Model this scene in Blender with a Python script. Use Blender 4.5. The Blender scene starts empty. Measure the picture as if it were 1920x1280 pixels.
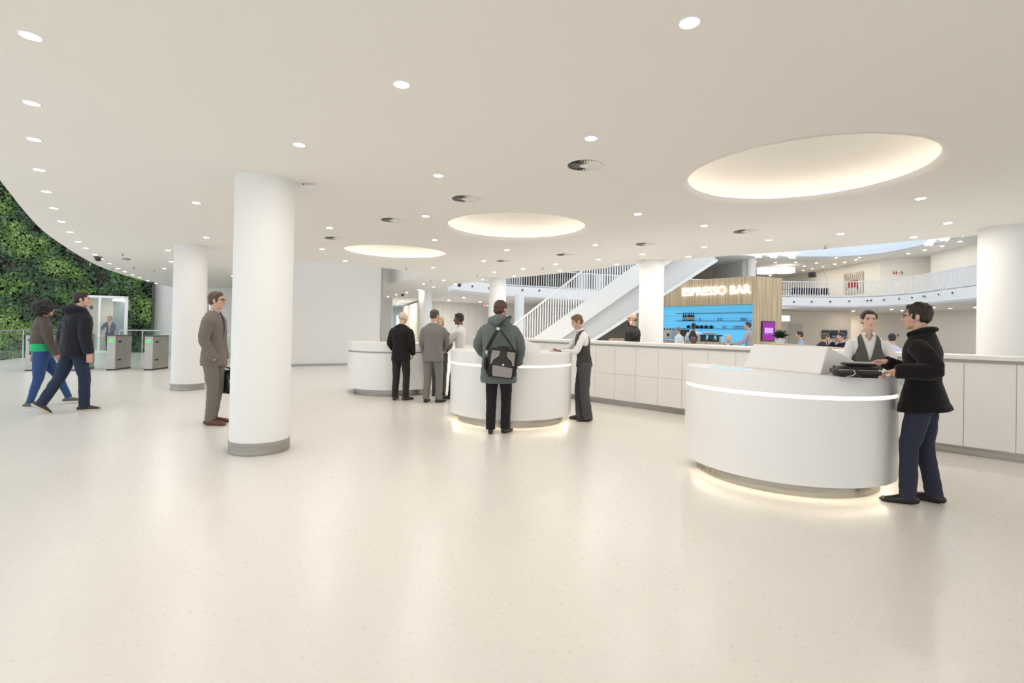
import bpy, bmesh, math, random
from mathutils import Vector, Matrix, noise
from mathutils.geometry import tessellate_polygon
random.seed(7)
PI = math.pi
C = bpy.context.scene.collection
SC = bpy.context.scene
F, CAMH, ROLL, PITCH, SHIFT = 950.0, 1.45, 0.0195, 0.0086, -33.2/1920
CEIL = 3.10
# ------------------------------------------------------------------ camera
cd = bpy.data.cameras.new('camera'); cam = bpy.data.objects.new('camera', cd); C.objects.link(cam)
cam.matrix_world = Matrix.Translation((0, 0, CAMH)) @ Matrix.Rotation(PI/2+PITCH, 4, 'X') @ Matrix.Rotation(ROLL, 4, 'Z')
cd.sensor_width = 36; cd.lens = 36*F/1920; cd.shift_y = SHIFT; cd.clip_end = 300; cd.clip_start = .05
SC.camera = cam
_R = cam.matrix_world.to_3x3()
def ray(px, py):
    return _R @ Vector(((px-960)/F, (640-py)/F + SHIFT*1920/F, -1))
def G(px, py, z=0.0):            # where the sight line of a measured point meets the height z
    d = ray(px, py); t = (z-CAMH)/d.z
    return Vector((d.x*t, d.y*t, z))
def D(px, py, Y):                # ... meets the depth Y
    d = ray(px, py); t = Y/d.y
    return Vector((d.x*t, Y, CAMH+d.z*t))
# ------------------------------------------------------------------ materials
def srgb(r, g, b):
    f = lambda c: (c/255/12.92) if c <= 10.3 else ((c/255+.055)/1.055)**2.4
    return (f(r), f(g), f(b), 1)
MATS = {}
def mat(name, col, rough=.6, metal=0, bump=0, bscale=8, bdist=.02, var=0, vscale=5, spec=.5, stretch=None, coat=0, sheen=0, emit=None, estr=0, col2=None):
    if name in MATS: return MATS[name]
    m = bpy.data.materials.new(name); m.use_nodes = True
    nt = m.node_tree; b = nt.nodes['Principled BSDF']
    c = srgb(*col) if max(col) > 1 else (*col, 1)
    b.inputs['Base Color'].default_value = c
    b.inputs['Roughness'].default_value = rough; b.inputs['Metallic'].default_value = metal
    b.inputs['Specular IOR Level'].default_value = spec; b.inputs['Coat Weight'].default_value = coat
    b.inputs['Sheen Weight'].default_value = sheen
    if emit:
        b.inputs['Emission Color'].default_value = (*emit, 1); b.inputs['Emission Strength'].default_value = estr
    if bump or var:
        tc = nt.nodes.new('ShaderNodeTexCoord'); mp = nt.nodes.new('ShaderNodeMapping')
        nt.links.new(tc.outputs['Object'], mp.inputs['Vector'])
        if stretch: mp.inputs['Scale'].default_value = stretch
    if bump:
        n = nt.nodes.new('ShaderNodeTexNoise'); n.inputs['Scale'].default_value = bscale; n.inputs['Detail'].default_value = 3
        n.inputs['Distortion'].default_value = .6
        nt.links.new(mp.outputs[0], n.inputs['Vector'])
        bp = nt.nodes.new('ShaderNodeBump'); bp.inputs['Strength'].default_value = bump; bp.inputs['Distance'].default_value = bdist
        nt.links.new(n.outputs['Fac'], bp.inputs['Height']); nt.links.new(bp.outputs[0], b.inputs['Normal'])
    if var:
        n = nt.nodes.new('ShaderNodeTexNoise'); n.inputs['Scale'].default_value = vscale; n.inputs['Detail'].default_value = 4
        nt.links.new(mp.outputs[0], n.inputs['Vector'])
        r = nt.nodes.new('ShaderNodeMixRGB'); r.inputs[1].default_value = c
        c2 = srgb(*col2) if col2 else tuple(max(0, x*(1-var)) for x in c[:3])+(1,)
        r.inputs[2].default_value = c2
        cr = nt.nodes.new('ShaderNodeValToRGB'); cr.color_ramp.elements[0].position = .35; cr.color_ramp.elements[1].position = .65
        nt.links.new(n.outputs['Fac'], cr.inputs[0]); nt.links.new(cr.outputs[0], r.inputs[0])
        nt.links.new(r.outputs[0], b.inputs['Base Color'])
    MATS[name] = m
    return m
def emis(name, col, s):
    if name in MATS: return MATS[name]
    m = bpy.data.materials.new(name); m.use_nodes = True; nt = m.node_tree; nt.nodes.clear()
    e = nt.nodes.new('ShaderNodeEmission'); e.inputs[0].default_value = (*col, 1); e.inputs[1].default_value = s
    o = nt.nodes.new('ShaderNodeOutputMaterial'); nt.links.new(e.outputs[0], o.inputs[0]); MATS[name] = m
    return m
def glassmat(name, tint, refl=.12):
    m = bpy.data.materials.new(name); m.use_nodes = True; nt = m.node_tree; nt.nodes.clear()
    t = nt.nodes.new('ShaderNodeBsdfTransparent'); t.inputs[0].default_value = (*tint, 1)
    g = nt.nodes.new('ShaderNodeBsdfGlossy'); g.inputs['Roughness'].default_value = .03
    f = nt.nodes.new('ShaderNodeLayerWeight'); f.inputs[0].default_value = .5
    p5 = nt.nodes.new('ShaderNodeMath'); p5.operation = 'POWER'; p5.inputs[1].default_value = 5; nt.links.new(f.outputs['Facing'], p5.inputs[0])
    a = nt.nodes.new('ShaderNodeMath'); a.operation = 'MULTIPLY_ADD'; a.inputs[1].default_value = .8; a.inputs[2].default_value = .03
    x = nt.nodes.new('ShaderNodeMixShader'); o = nt.nodes.new('ShaderNodeOutputMaterial')
    nt.links.new(p5.outputs[0], a.inputs[0]); nt.links.new(a.outputs[0], x.inputs[0]); nt.links.new(t.outputs[0], x.inputs[1]); nt.links.new(g.outputs[0], x.inputs[2])
    nt.links.new(x.outputs[0], o.inputs[0]); MATS[name] = m
    return m
WHITE = mat('white_plaster', (.85, .845, .83), .7, spec=.3)
WALLW = mat('wall_paint', (.84, .82, .78), .75, spec=.3)
LACQ = mat('white_solid_surface', (.88, .87, .855), .28)
CABM = mat('cabinet_lacquer', (.88, .86, .825), .4)
CEILM = mat('ceiling_plaster', (.88, .85, .80), .85, spec=.2)
STEEL = mat('brushed_steel', (.44, .42, .385), .28, 1, bump=.15, bscale=60, bdist=.002, stretch=(.4, .4, 12), var=.25, vscale=3)
STEEL2 = mat('satin_steel', (.62, .61, .59), .38, .75)
GREYM = mat('grey_metal', (.42, .41, .39), .45, .6)
BLACK = mat('black_plastic', (.02, .02, .022), .4)
DARKG = mat('dark_grey', (.10, .10, .10), .6)
RAILW = mat('white_rail_paint', (.88, .88, .88), .45)
GLASS = glassmat('clear_glass', (.90, .96, .93))
GLASS2 = glassmat('door_glass', (.93, .95, .95), .05)
DOWN = emis('downlight_glow', (1, .95, .885), 215)
DOWNE = emis('edge_downlight_glow', (1, .95, .89), 45)
DOWNF = emis('far_downlight_glow', (1, .93, .83), 90)
DOWNB = emis('hall_downlight_glow', (1, .92, .82), 130)
DOWNC = emis('back_hall_downlight_glow', (1, .95, .88), 420)
LEDW = emis('led_strip_glow', (1, .90, .70), .9)
LEDR = emis('cove_led_glow', (1, .92, .80), 4.2)
# ------------------------------------------------------------------ mesh helper
class MB:
    def __init__(s): s.v = []; s.f = []
    def quad(s, a, b, c, d):
        n = len(s.v); s.v += [Vector(a), Vector(b), Vector(c), Vector(d)]; s.f.append((n, n+1, n+2, n+3)); return s
    def poly(s, pts):
        n = len(s.v); s.v += [Vector(p) for p in pts]; s.f.append(tuple(range(n, n+len(pts)))); return s
    def box(s, c, d, rz=0, M=None):
        n = len(s.v); hx, hy, hz = d[0]/2, d[1]/2, d[2]/2
        R = M if M else Matrix.Rotation(rz, 3, 'Z')
        for z in (-hz, hz):
            for x, y in ((-hx, -hy), (hx, -hy), (hx, hy), (-hx, hy)):
                s.v.append(Vector(c)+R @ Vector((x, y, z)))
        s.f += [(n+3, n+2, n+1, n), (n+4, n+5, n+6, n+7), (n, n+1, n+5, n+4), (n+1, n+2, n+6, n+5), (n+2, n+3, n+7, n+6), (n+3, n, n+4, n+7)]
        return s
    def bar(s, a, b, w, h, up=Vector((0, 0, 1))):
        a, b = Vector(a), Vector(b); t = (b-a).normalized(); sd = t.cross(up)
        if sd.length < .01: sd = Vector((1, 0, 0))
        sd.normalize(); u = sd.cross(t)
        n = len(s.v)
        for p in (a, b):
            for x, y in ((-1, -1), (1, -1), (1, 1), (-1, 1)): s.v.append(p+sd*x*w/2+u*y*h/2)
        s.f += [(n+3, n+2, n+1, n), (n+4, n+5, n+6, n+7), (n, n+1, n+5, n+4), (n+1, n+2, n+6, n+5), (n+2, n+3, n+7, n+6), (n+3, n, n+4, n+7)]
        return s
    def lathe(s, prof, c=(0, 0, 0), n=64, a0=0, a1=2*PI):
        b = len(s.v); full = abs(a1-a0-2*PI) < 1e-4; k = n if full else n+1
        for i in range(k):
            a = a0+(a1-a0)*i/n
            for r, z in prof: s.v.append(Vector((c[0]+r*math.cos(a), c[1]+r*math.sin(a), c[2]+z)))
        m = len(prof)
        for i in range(n):
            j = (i+1) % k
            for q in range(m-1): s.f.append((b+i*m+q, b+j*m+q, b+j*m+q+1, b+i*m+q+1))
        return s
    def cyl(s, c, r, z0, z1, n=48, r2=None):
        r2 = r if r2 is None else r2
        return s.lathe([(.0001, z0), (r, z0), (r2, z1), (.0001, z1)], (c[0], c[1], 0), n)
    def tube(s, pts, rad, ref=(1, 0, 0), n=14, sub=4, caps=(1, 1), p=2.0):
        pts = [Vector(q) for q in pts]; rad = [(r, r) if not isinstance(r, (tuple, list)) else tuple(r) for r in rad]
        if sub > 1 and len(pts) > 2:
            P, Rr = [], []
            for i in range(len(pts)-1):
                p0 = pts[max(i-1, 0)]; p1 = pts[i]; p2 = pts[i+1]; p3 = pts[min(i+2, len(pts)-1)]
                r0 = rad[max(i-1, 0)]; r1 = rad[i]; r2 = rad[i+1]; r3 = rad[min(i+2, len(pts)-1)]
                for k in range(sub):
                    t = k/sub
                    cr = lambda a, b, c, d: .5*((2*b)+(c-a)*t+(2*a-5*b+4*c-d)*t*t+(3*b-a-3*c+d)*t**3)
                    P.append(cr(p0, p1, p2, p3)); Rr.append((max(.001, cr(r0[0], r1[0], r2[0], r3[0])), max(.001, cr(r0[1], r1[1], r2[1], r3[1]))))
            P.append(pts[-1]); Rr.append(rad[-1]); pts, rad = P, Rr
        m = len(pts); ref = Vector(ref); b = len(s.v)
        rings = []
        def axes(i):
            t = (pts[min(i+1, m-1)]-pts[max(i-1, 0)])
            if t.length < 1e-6: t = Vector((0, 0, 1))
            t.normalize(); sd = ref-t*ref.dot(t)
            if sd.length < .05: sd = Vector((0, 1, 0))-t*t.y
            sd.normalize(); return t, sd, t.cross(sd)
        def ring(c, sd, o, ra, rb):
            for k in range(n):
                a = 2*PI*k/n; cx, sx = math.cos(a), math.sin(a)
                x = math.copysign(abs(cx)**(2/p), cx); y = math.copysign(abs(sx)**(2/p), sx)
                s.v.append(c+sd*x*ra+o*y*rb)
        cnt = 0
        t, sd, o = axes(0); r = rad[0]
        if caps[0]:
            mr = min(r)*caps[0]
            for q in (.95, .6): 
                e = math.sqrt(max(0, 1-q*q)); ring(pts[0]-t*mr*q, sd, o, max(r[0]*e, r[0]*.15), max(r[1]*e, r[1]*.15)); cnt += 1
        for i in range(m):
            t, sd, o = axes(i); ring(pts[i], sd, o, *rad[i]); cnt += 1
        if caps[1]:
            r = rad[-1]; mr = min(r)*caps[1]
            for q in (.6, .95):
                e = math.sqrt(max(0, 1-q*q)); ring(pts[-1]+t*mr*q, sd, o, max(r[0]*e, r[0]*.15), max(r[1]*e, r[1]*.15)); cnt += 1
        for i in range(cnt-1):
            for k in range(n):
                k2 = (k+1) % n; s.f.append((b+i*n+k, b+i*n+k2, b+(i+1)*n+k2, b+(i+1)*n+k))
        s.f.append(tuple(b+k for k in reversed(range(n)))); s.f.append(tuple(b+(cnt-1)*n+k for k in range(n)))
        return s
    def ell(s, c, r, M=None, n=18, k=12):
        b = len(s.v); M = M or Matrix.Identity(3); c = Vector(c)
        s.v.append(c+M @ Vector((0, 0, -r[2])))
        for i in range(1, k):
            a = -PI/2+PI*i/k
            for j in range(n):
                q = 2*PI*j/n; s.v.append(c+M @ Vector((r[0]*math.cos(a)*math.cos(q), r[1]*math.cos(a)*math.sin(q), r[2]*math.sin(a))))
        s.v.append(c+M @ Vector((0, 0, r[2]))); top = len(s.v)-1
        for j in range(n):
            j2 = (j+1) % n; s.f.append((b, b+1+j2, b+1+j)); s.f.append((top, b+1+(k-2)*n+j, b+1+(k-2)*n+j2))
            for i in range(k-2): s.f.append((b+1+i*n+j, b+1+i*n+j2, b+1+(i+1)*n+j2, b+1+(i+1)*n+j))
        return s
    def prism(s, outline, z0, z1, closed=True, caps=True):
        n = len(outline); b = len(s.v)
        for z in (z0, z1):
            for p in outline: s.v.append(Vector((p[0], p[1], z)))
        for i in range(n if closed else n-1):
            j = (i+1) % n; s.f.append((b+i, b+j, b+n+j, b+n+i))
        if closed and caps:
            tri = tessellate_polygon([[Vector((p[0], p[1], 0)) for p in outline]])
            for t in tri: s.f.append(tuple(b+q for q in t)); s.f.append(tuple(b+n+q for q in reversed(t)))
        return s
    def mesh(s, name):
        me = bpy.data.meshes.new(name); me.from_pydata([tuple(v) for v in s.v], [], s.f); me.update(); return me
def obj(name, mb, m, parent=None, smooth=False, loc=None, bevel=0, fix=True):
    me = mb.mesh(name) if isinstance(mb, MB) else mb
    if fix and len(me.polygons) < 20000:
        bm = bmesh.new(); bm.from_mesh(me); bmesh.ops.remove_doubles(bm, verts=bm.verts, dist=1e-5); bmesh.ops.recalc_face_normals(bm, faces=bm.faces)
        if bevel: bmesh.ops.bevel(bm, geom=[e for e in bm.edges if len(e.link_faces) == 2 and e.calc_face_angle(0) > .6], offset=bevel, segments=2, affect='EDGES', clamp_overlap=True)
        bm.to_mesh(me); bm.free()
    if isinstance(m, (list, tuple)):
        me.materials.clear()
        for q in m: me.materials.append(q)
    elif m: me.materials.clear(); me.materials.append(m)
    if smooth is True: me.polygons.foreach_set('use_smooth', [True]*len(me.polygons))
    elif smooth: me.set_sharp_from_angle(angle=smooth)
    if smooth and smooth is not True: me.polygons.foreach_set('use_smooth', [True]*len(me.polygons)); me.set_sharp_from_angle(angle=smooth)
    o = bpy.data.objects.new(name, me); C.objects.link(o)
    if parent: o.parent = parent
    if loc: o.location = loc
    return o
def thing(name, label, cat, loc=(0, 0, 0), rz=0, group=None):
    o = bpy.data.objects.new(name, None); C.objects.link(o); o.empty_display_size = .1
    o.location = loc; o.rotation_euler = (0, 0, rz); o['label'] = label; o['category'] = cat; o['kind'] = 'thing'
    if group: o['group'] = group
    return o
def tag(o, label, cat, group=None, kind='thing'):
    o['label'] = label; o['category'] = cat; o['kind'] = kind
    if group: o['group'] = group
    return o
def struct(name, mb, m, smooth=False, **k):
    o = obj(name, mb, m, smooth=smooth, **k); o['kind'] = 'structure'; return o
def dup(root, loc, rz=None, label=None, group=None):
    r = root.copy(); C.objects.link(r); r.location = loc
    if rz is not None: r.rotation_euler = (0, 0, rz)
    if label: r['label'] = label
    if group: r['group'] = group
    for ch in list(root.children):
        c = ch.copy(); C.objects.link(c); c.parent = r
        for g in ch.children:
            d = g.copy(); C.objects.link(d); d.parent = c
    return r
def spline(pts, k=6):
    P = [Vector((p[0], p[1], 0)) for p in pts]; out = []
    for i in range(len(P)-1):
        a, b, c, d = P[max(i-1, 0)], P[i], P[i+1], P[min(i+2, len(P)-1)]
        for j in range(k):
            t = j/k; out.append(.5*((2*b)+(c-a)*t+(2*a-5*b+4*c-d)*t*t+(3*b-a-3*c+d)*t**3))
    out.append(P[-1]); return [(p.x, p.y) for p in out]
WORK = bpy.data.scenes.new('workbench')
def bake(o):           # evaluates one object on its own, in a scratch scene
    WORK.collection.objects.link(o)
    with bpy.context.temp_override(scene=WORK, view_layer=WORK.view_layers[0]):
        dg = bpy.context.evaluated_depsgraph_get(); dg.update()
    out = bpy.data.meshes.new_from_object(o.evaluated_get(dg)); d = o.data; bpy.data.objects.remove(o)
    return out
def remesh(mb, voxel, smooth=2, fac=.5):
    me = mb.mesh('tmp'); o = bpy.data.objects.new('tmp', me)
    md = o.modifiers.new('r', 'REMESH'); md.mode = 'VOXEL'; md.voxel_size = voxel
    if smooth: s = o.modifiers.new('s', 'SMOOTH'); s.iterations = smooth; s.factor = fac
    out = bake(o); bpy.data.meshes.remove(me); return out
def cut(me, pred):     # drops the faces whose centre satisfies pred and evens out the new edge
    bm = bmesh.new(); bm.from_mesh(me)
    bmesh.ops.delete(bm, geom=[f for f in bm.faces if pred(f.calc_center_median())], context='FACES')
    nb = {v: [e.other_vert(v) for e in v.link_edges if e.is_boundary] for v in bm.verts if v.is_boundary}
    for k in range(14):
        new = {v: (v.co*.4+sum((q.co for q in n), Vector())/len(n)*.6) for v, n in nb.items() if len(n) == 2}
        for v, c in new.items(): v.co = c
    bm.to_mesh(me); bm.free(); return me
def text_mesh(txt, size, ext):
    cu = bpy.data.curves.new('t', 'FONT'); cu.body = txt; cu.size = size; cu.extrude = ext; cu.align_x = 'LEFT'; cu.space_character = 1.0; cu.offset = .002
    o = bpy.data.objects.new('t', cu); return bake(o)

def disp(me, fn):      # pushes every vertex along its normal by fn(co)
    cs = [v.co.copy() for v in me.vertices]; ns = [v.normal.copy() for v in me.vertices]; flat = []
    for c, n in zip(cs, ns): flat.extend(c+n*fn(c))
    me.vertices.foreach_set('co', flat); me.update()
# ================================================================== THE SETTING
def floor_mat():
    m = bpy.data.materials.new('terrazzo_floor'); m.use_nodes = True; nt = m.node_tree; b = nt.nodes['Principled BSDF']; L = nt.links.new
    tc = nt.nodes.new('ShaderNodeTexCoord')
    base = nt.nodes.new('ShaderNodeRGB'); base.outputs[0].default_value = (.79, .75, .695, 1)
    prev = base.outputs[0]
    for sc, lo, hi, col, f in ((120, .0, .30, (.56, .51, .44, 1), .22), (70, .0, .20, (.42, .36, .29, 1), .20), (160, .0, .30, (.95, .92, .88, 1), .30), (30, .0, .08, (.34, .29, .23, 1), .26)):
        v = nt.nodes.new('ShaderNodeTexVoronoi'); v.inputs['Scale'].default_value = sc; L(tc.outputs['Object'], v.inputs['Vector'])
        cr = nt.nodes.new('ShaderNodeMapRange'); cr.inputs[1].default_value = lo; cr.inputs[2].default_value = hi; cr.inputs[3].default_value = f; cr.inputs[4].default_value = 0
        L(v.outputs['Distance'], cr.inputs[0])
        w = nt.nodes.new('ShaderNodeTexWhiteNoise'); L(v.outputs['Color'], w.inputs['Vector'])
        g = nt.nodes.new('ShaderNodeMath'); g.operation = 'GREATER_THAN'; g.inputs[1].default_value = .55 if sc > 30 else .8; L(w.outputs['Value'], g.inputs[0])
        mu = nt.nodes.new('ShaderNodeMath'); mu.operation = 'MULTIPLY'; L(cr.outputs[0], mu.inputs[0]); L(g.outputs[0], mu.inputs[1])
        mx = nt.nodes.new('ShaderNodeMixRGB'); L(mu.outputs[0], mx.inputs[0]); L(prev, mx.inputs[1]); mx.inputs[2].default_value = col; prev = mx.outputs[0]
    n = nt.nodes.new('ShaderNodeTexNoise'); n.inputs['Scale'].default_value = .6; L(tc.outputs['Object'], n.inputs['Vector'])
    mx = nt.nodes.new('ShaderNodeMixRGB'); mx.blend_type = 'MULTIPLY'; mx.inputs[0].default_value = .10; L(prev, mx.inputs[1]); L(n.outputs['Fac'], mx.inputs[2]); L(mx.outputs[0], b.inputs['Base Color'])
    b.inputs['Roughness'].default_value = .17; b.inputs['Specular IOR Level'].default_value = .38
    n2 = nt.nodes.new('ShaderNodeTexNoise'); n2.inputs['Scale'].default_value = 30; L(tc.outputs['Object'], n2.inputs['Vector'])
    r2 = nt.nodes.new('ShaderNodeMapRange'); r2.inputs[3].default_value = .25; r2.inputs[4].default_value = .32; L(n2.outputs['Fac'], r2.inputs[0]); L(r2.outputs[0], b.inputs['Roughness'])
    return m
FLOORM = floor_mat()
rail_line = [(-13.2, 8.0), (-15.6, 12.5), (-17.5, 17.3), (-18.2, 18.9), (-18.9, 21.2), (-19.2, 22.6)]
fl = MB().prism([(-8, -6), (-10.6, 2)]+rail_line+[(-19.6, 30), (-14, 62), (36, 62), (36, -6)][0:4], -.3, 0)
struct('floor', fl, FLOORM)
# --- main ceiling slab
left_arc = spline([(-4.2, -6), (-4.2, -2), (-4.25, 1), (-4.55, 3.2), (-5.3, 4.9), (-6.32, 6.25), (-7.5, 7.74), (-8.86, 9.54), (-10.25, 11.6), (-11.6, 13.7), (-12.95, 16), (-14.2, 18.6), (-15.3, 21.2), (-15.85, 22.5), (-16.3, 24.2)], 4)
right_edge = spline([(-3.40, 27.6), (-3.02, 24.5), (-2.52, 20.4), (-.79, 17.7), (1.93, 14.3), (2.92, 12.75), (4.55, 10.98), (5.73, 10.08), (6.56, 9.17), (7.55, 8.15), (10, 5.8), (13, 3), (15, .5)], 4)
outline = left_arc+[(-12, 25.2), (-12, 30), (-5, 30)]+right_edge+[(15, -6)]
COF = [(3.02, 5.33), (.04, 8.42), (-2.68, 11.55)]; RL, RO = 1.22, 1.13
circ = lambda c, r, n=64: [(c[0]+r*math.cos(2*PI*k/n), c[1]+r*math.sin(2*PI*k/n)) for k in range(n)]
well = [(-6.4, 12.2), (-5.4, 12.95), (-3.9, 14.25), (-2.67, 15.7), (-4.9, 20.2), (-8.3, 17.4)]
def holed(loops, z):
    mb = MB(); pts = [p for l in loops for p in l]
    tri = tessellate_polygon([[Vector((p[0], p[1], 0)) for p in l] for l in loops])
    mb.v = [Vector((p[0], p[1], z)) for p in pts]; mb.f = [tuple(t) for t in tri]; return mb
c1 = holed([outline, well]+[circ(c, RL) for c in COF], CEIL)
c1.prism(outline, CEIL, 4.15, caps=False)
c1.prism(well, CEIL, 6.2, caps=False)
n0 = len(c1.v); t2 = holed([outline, well], 4.15); c1.v += t2.v; c1.f += [tuple(n0+q for q in f) for f in t2.f]
struct('ceiling', c1, CEILM)
# --- light coves over the desks
for i, c in enumerate(COF):
    t = thing('ceiling_cove', ['large round glowing recess in the ceiling above the nearest desk', 'round glowing ceiling recess above the middle desk', 'smallest looking round glowing ceiling recess above the far left desk'][i], 'ceiling light', (c[0], c[1], CEIL), group='round light coves over the desks')
    prof = [(1.225, -.001), (1.20, .001), (1.17, .008), (1.15, .02), (1.135, .038), (RO, .06), (1.14, .066), (1.34, .066)]
    obj('lip', MB().lathe(prof, n=96), CEILM, t, smooth=True)
    dome = [(1.34, .066), (1.34, .17), (1.32, .21), (1.27, .25), (1.15, .30), (.95, .345), (.7, .375), (.35, .39), (.001, .395)]
    obj('dome', MB().lathe(dome, n=96), CEILM, t, smooth=True)
    obj('light_ring', MB().lathe([(1.310, .068), (1.310, .080), (1.328, .080), (1.328, .068)], n=96), LEDR, t, smooth=True)
# --- slab and ceiling beyond the atrium
balc = spline([(-3.5, 27.5), (-2.6, 28.8), (-1.3, 30.6), (-.2, 32.4), (2.5, 33.6), (7, 35.4), (13, 37), (19.3, 37.3), (23.6, 37.0), (25.4, 35.4), (25.7, 32.5), (25.0, 29.5), (24.3, 26.5), (22.8, 22), (21, 16)], 6)
back = [(36, 16), (36, 64), (-16, 64), (-16, 30), (-5, 30)]
ZB, ZF = 3.45, 4.20
struct('ceiling_2', MB().prism(balc+back, ZB, ZB+.06), WHITE)
lv2 = MB().prism(balc+back, ZF-.06, ZF)
struct('floor_2', lv2, mat('upper_floor', (.6, .57, .52), .6))
# upper storey ceiling, its fascia and the wall over it
up = [(x*1.0, y+.0) for x, y in balc]
c3 = MB().prism(up+[(36, 16), (36, 64), (-16, 64), (-16, 30), (-5, 30)], 7.1, 7.16)
struct('ceiling_3', c3, WHITE)
fas = MB()
for z0, z1, off in ((7.1, 7.5, 0), (7.5, 11.5, .35)):
    pts = [(x*(1+off/37), y+off) for x, y in up]
    fas.prism(pts, z0, z1, closed=False)
struct('wall_upper', fas, mat('upper_wall_sky_tint', (.82, .87, .92), .7))  # white wall, with the blue of the sky light put into its colour
# --- balcony: fascia, handrail, balusters
t = thing('balcony', 'curved white balcony with a baluster railing on the upper floor across the atrium', 'balcony')
fb = MB().prism(balc, ZB-.02, ZF+.05, closed=False)
fb.prism([(x*1.004, y+.12) for x, y in balc], ZB-.02, ZF+.05, closed=False)
for i in range(len(balc)-1):
    for z in (ZB-.02, ZF+.05):
        a, b = balc[i], balc[i+1]; fb.quad((*a, z), (*b, z), (b[0]*1.004, b[1]+.12, z), (a[0]*1.004, a[1]+.12, z))
obj('fascia', fb, RAILW, t, smooth=.6)
hr = MB()
for i in range(len(balc)-1): hr.bar((*balc[i], ZF+1.08), (*balc[i+1], ZF+1.08), .07, .05)
obj('handrail', hr, RAILW, t)
def along(path, step):
    out = []; acc = 0
    for i in range(len(path)-1):
        a, b = Vector(path[i]+(0,)), Vector(path[i+1]+(0,)); l = (b-a).length; s = acc
        while s < l: out.append((a+(b-a)*s/l, (b-a).normalized())); s += step
        acc = s-l
    return out
spots = along(balc, .175)
vis = [q for q in spots if (q[0].x > 18.6 and q[0].y > 26) or (q[0].x < 6.5 and q[0].y > 27)]
def bal_mesh():
    return MB().box((0, 0, .52), (.035, .05, 1.04)).mesh('baluster')
bme = bal_mesh(); bme.materials.append(RAILW)
right = sorted([q for q in vis if q[0].x > 18], key=lambda q: q[0].length); left = [q for q in vis if q[0].x <= 18]
ind = right[:72]+left[:28]; rest = [q for q in spots if q not in ind]
for p, d in ind:
    o = bpy.data.objects.new('baluster', bme); C.objects.link(o); o.parent = t; o.location = (p.x, p.y, ZF+.04); o.rotation_euler = (0, 0, math.atan2(d.y, d.x))
rb = MB()
for p, d in rest: rb.box((p.x, p.y, ZF+.56), (.035, .05, 1.04), math.atan2(d.y, d.x))
o = obj('baluster', rb, RAILW, t); o['kind'] = 'stuff'
# small spot cameras set into the fascia
fx = [(1457, 566), (1488, 565.8), (1521.5, 565.5), (1556, 565.3), (1592, 564.5), (1626, 563.5), (1633, 563), (1659, 562), (1687, 560), (1711, 557.5), (1732, 555), (1736, 555.5), (1762, 551.5), (1786.5, 549), (885, 536.5), (915, 540), (979, 543.5), (1010, 544.6)]
noz = MB().lathe([(.075, 0), (.075, .03), (.055, .05), (.001, .05)], n=16).mesh('nozzle')
def nearest_balc(px, py):
    best = None
    for q, d in along(balc, .08):
        dd = ray(px, py); k = dd.x/dd.y; e = abs(q.x-k*q.y)
        if best is None or e < best[0]-1e-3: best = (e, q, d, dd)
    q, d, dd = best[1:]; return Vector((q.x, q.y, CAMH+dd.z/dd.y*q.y)), d
proto = None
for i, (px, py) in enumerate(fx):
    p, d = nearest_balc(px, py); nrm = Vector((d.y, -d.x, 0)); 
    if nrm.dot(p) > 0: nrm = -nrm
    rz = math.atan2(nrm.y, nrm.x)-PI/2
    p = p+nrm*.01; p.z = min(max(p.z, ZB+.15), ZF-.12)
    if proto is None:
        proto = thing('air_nozzle', 'round white air nozzle with dark opening on the curved balcony front', 'air nozzle', p, rz, 'air nozzles along the balcony front')
        a = obj('ring', MB().lathe([(.10, 0), (.10, .02), (.075, .035), (.055, .02), (.055, 0)], n=20), RAILW, proto, smooth=.7); a.rotation_euler = (-PI/2, 0, 0)
        a = obj('opening', MB().lathe([(.055, .0), (.055, .045), (.001, .045)], n=16), BLACK, proto, smooth=.7); a.rotation_euler = (-PI/2, 0, 0)
    else: dup(proto, p, rz)
# --- outer walls
def wall(name, pts, z0, z1, m, th=.15):
    out = [(p[0], p[1]) for p in pts]; off = []
    for i, p in enumerate(out):
        a = out[max(i-1, 0)]; b = out[min(i+1, len(out)-1)]; d = Vector((b[0]-a[0], b[1]-a[1])).normalized(); off.append((p[0]-d.y*th, p[1]+d.x*th))
    return struct(name, MB().prism(out+off[::-1], z0, z1), m)
WARM = mat('warm_beige_wall', (.87, .79, .70), .75)
GREYW = mat('pale_grey_wall', (.80, .785, .75), .7)
wall('wall_right', [(33.5, 16), (33.5, 36.6), (33.4, 46)], 0, ZB, GREYW, -.2)
wall('wall_far', [(33.4, 46), (31.5, 57), (20, 60), (-12, 60)], 0, ZB, WARM, -.2)
UPW = mat('upper_cream_wall', (.83, .80, .74), .7)
wall('wall_upper_right', [(27.8, 30.2), (28.6, 34.6), (29.6, 36.0), (28.0, 36.6), (27.25, 37.6), (27.2, 50.5), (20, 56), (-14, 56)], ZF, 7.1, UPW, -.2)
wall('wall_upper_block', [(18.6, 39.7), (18.0, 39.7), (18.0, 45.5), (18.6, 45.5)], ZF, 7.1, UPW, .02)
wall('wall_upper_left', [(-6, 41.5), (3.0, 41.5), (3.0, 42.2)], ZF, 7.1, UPW, .15)
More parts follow.
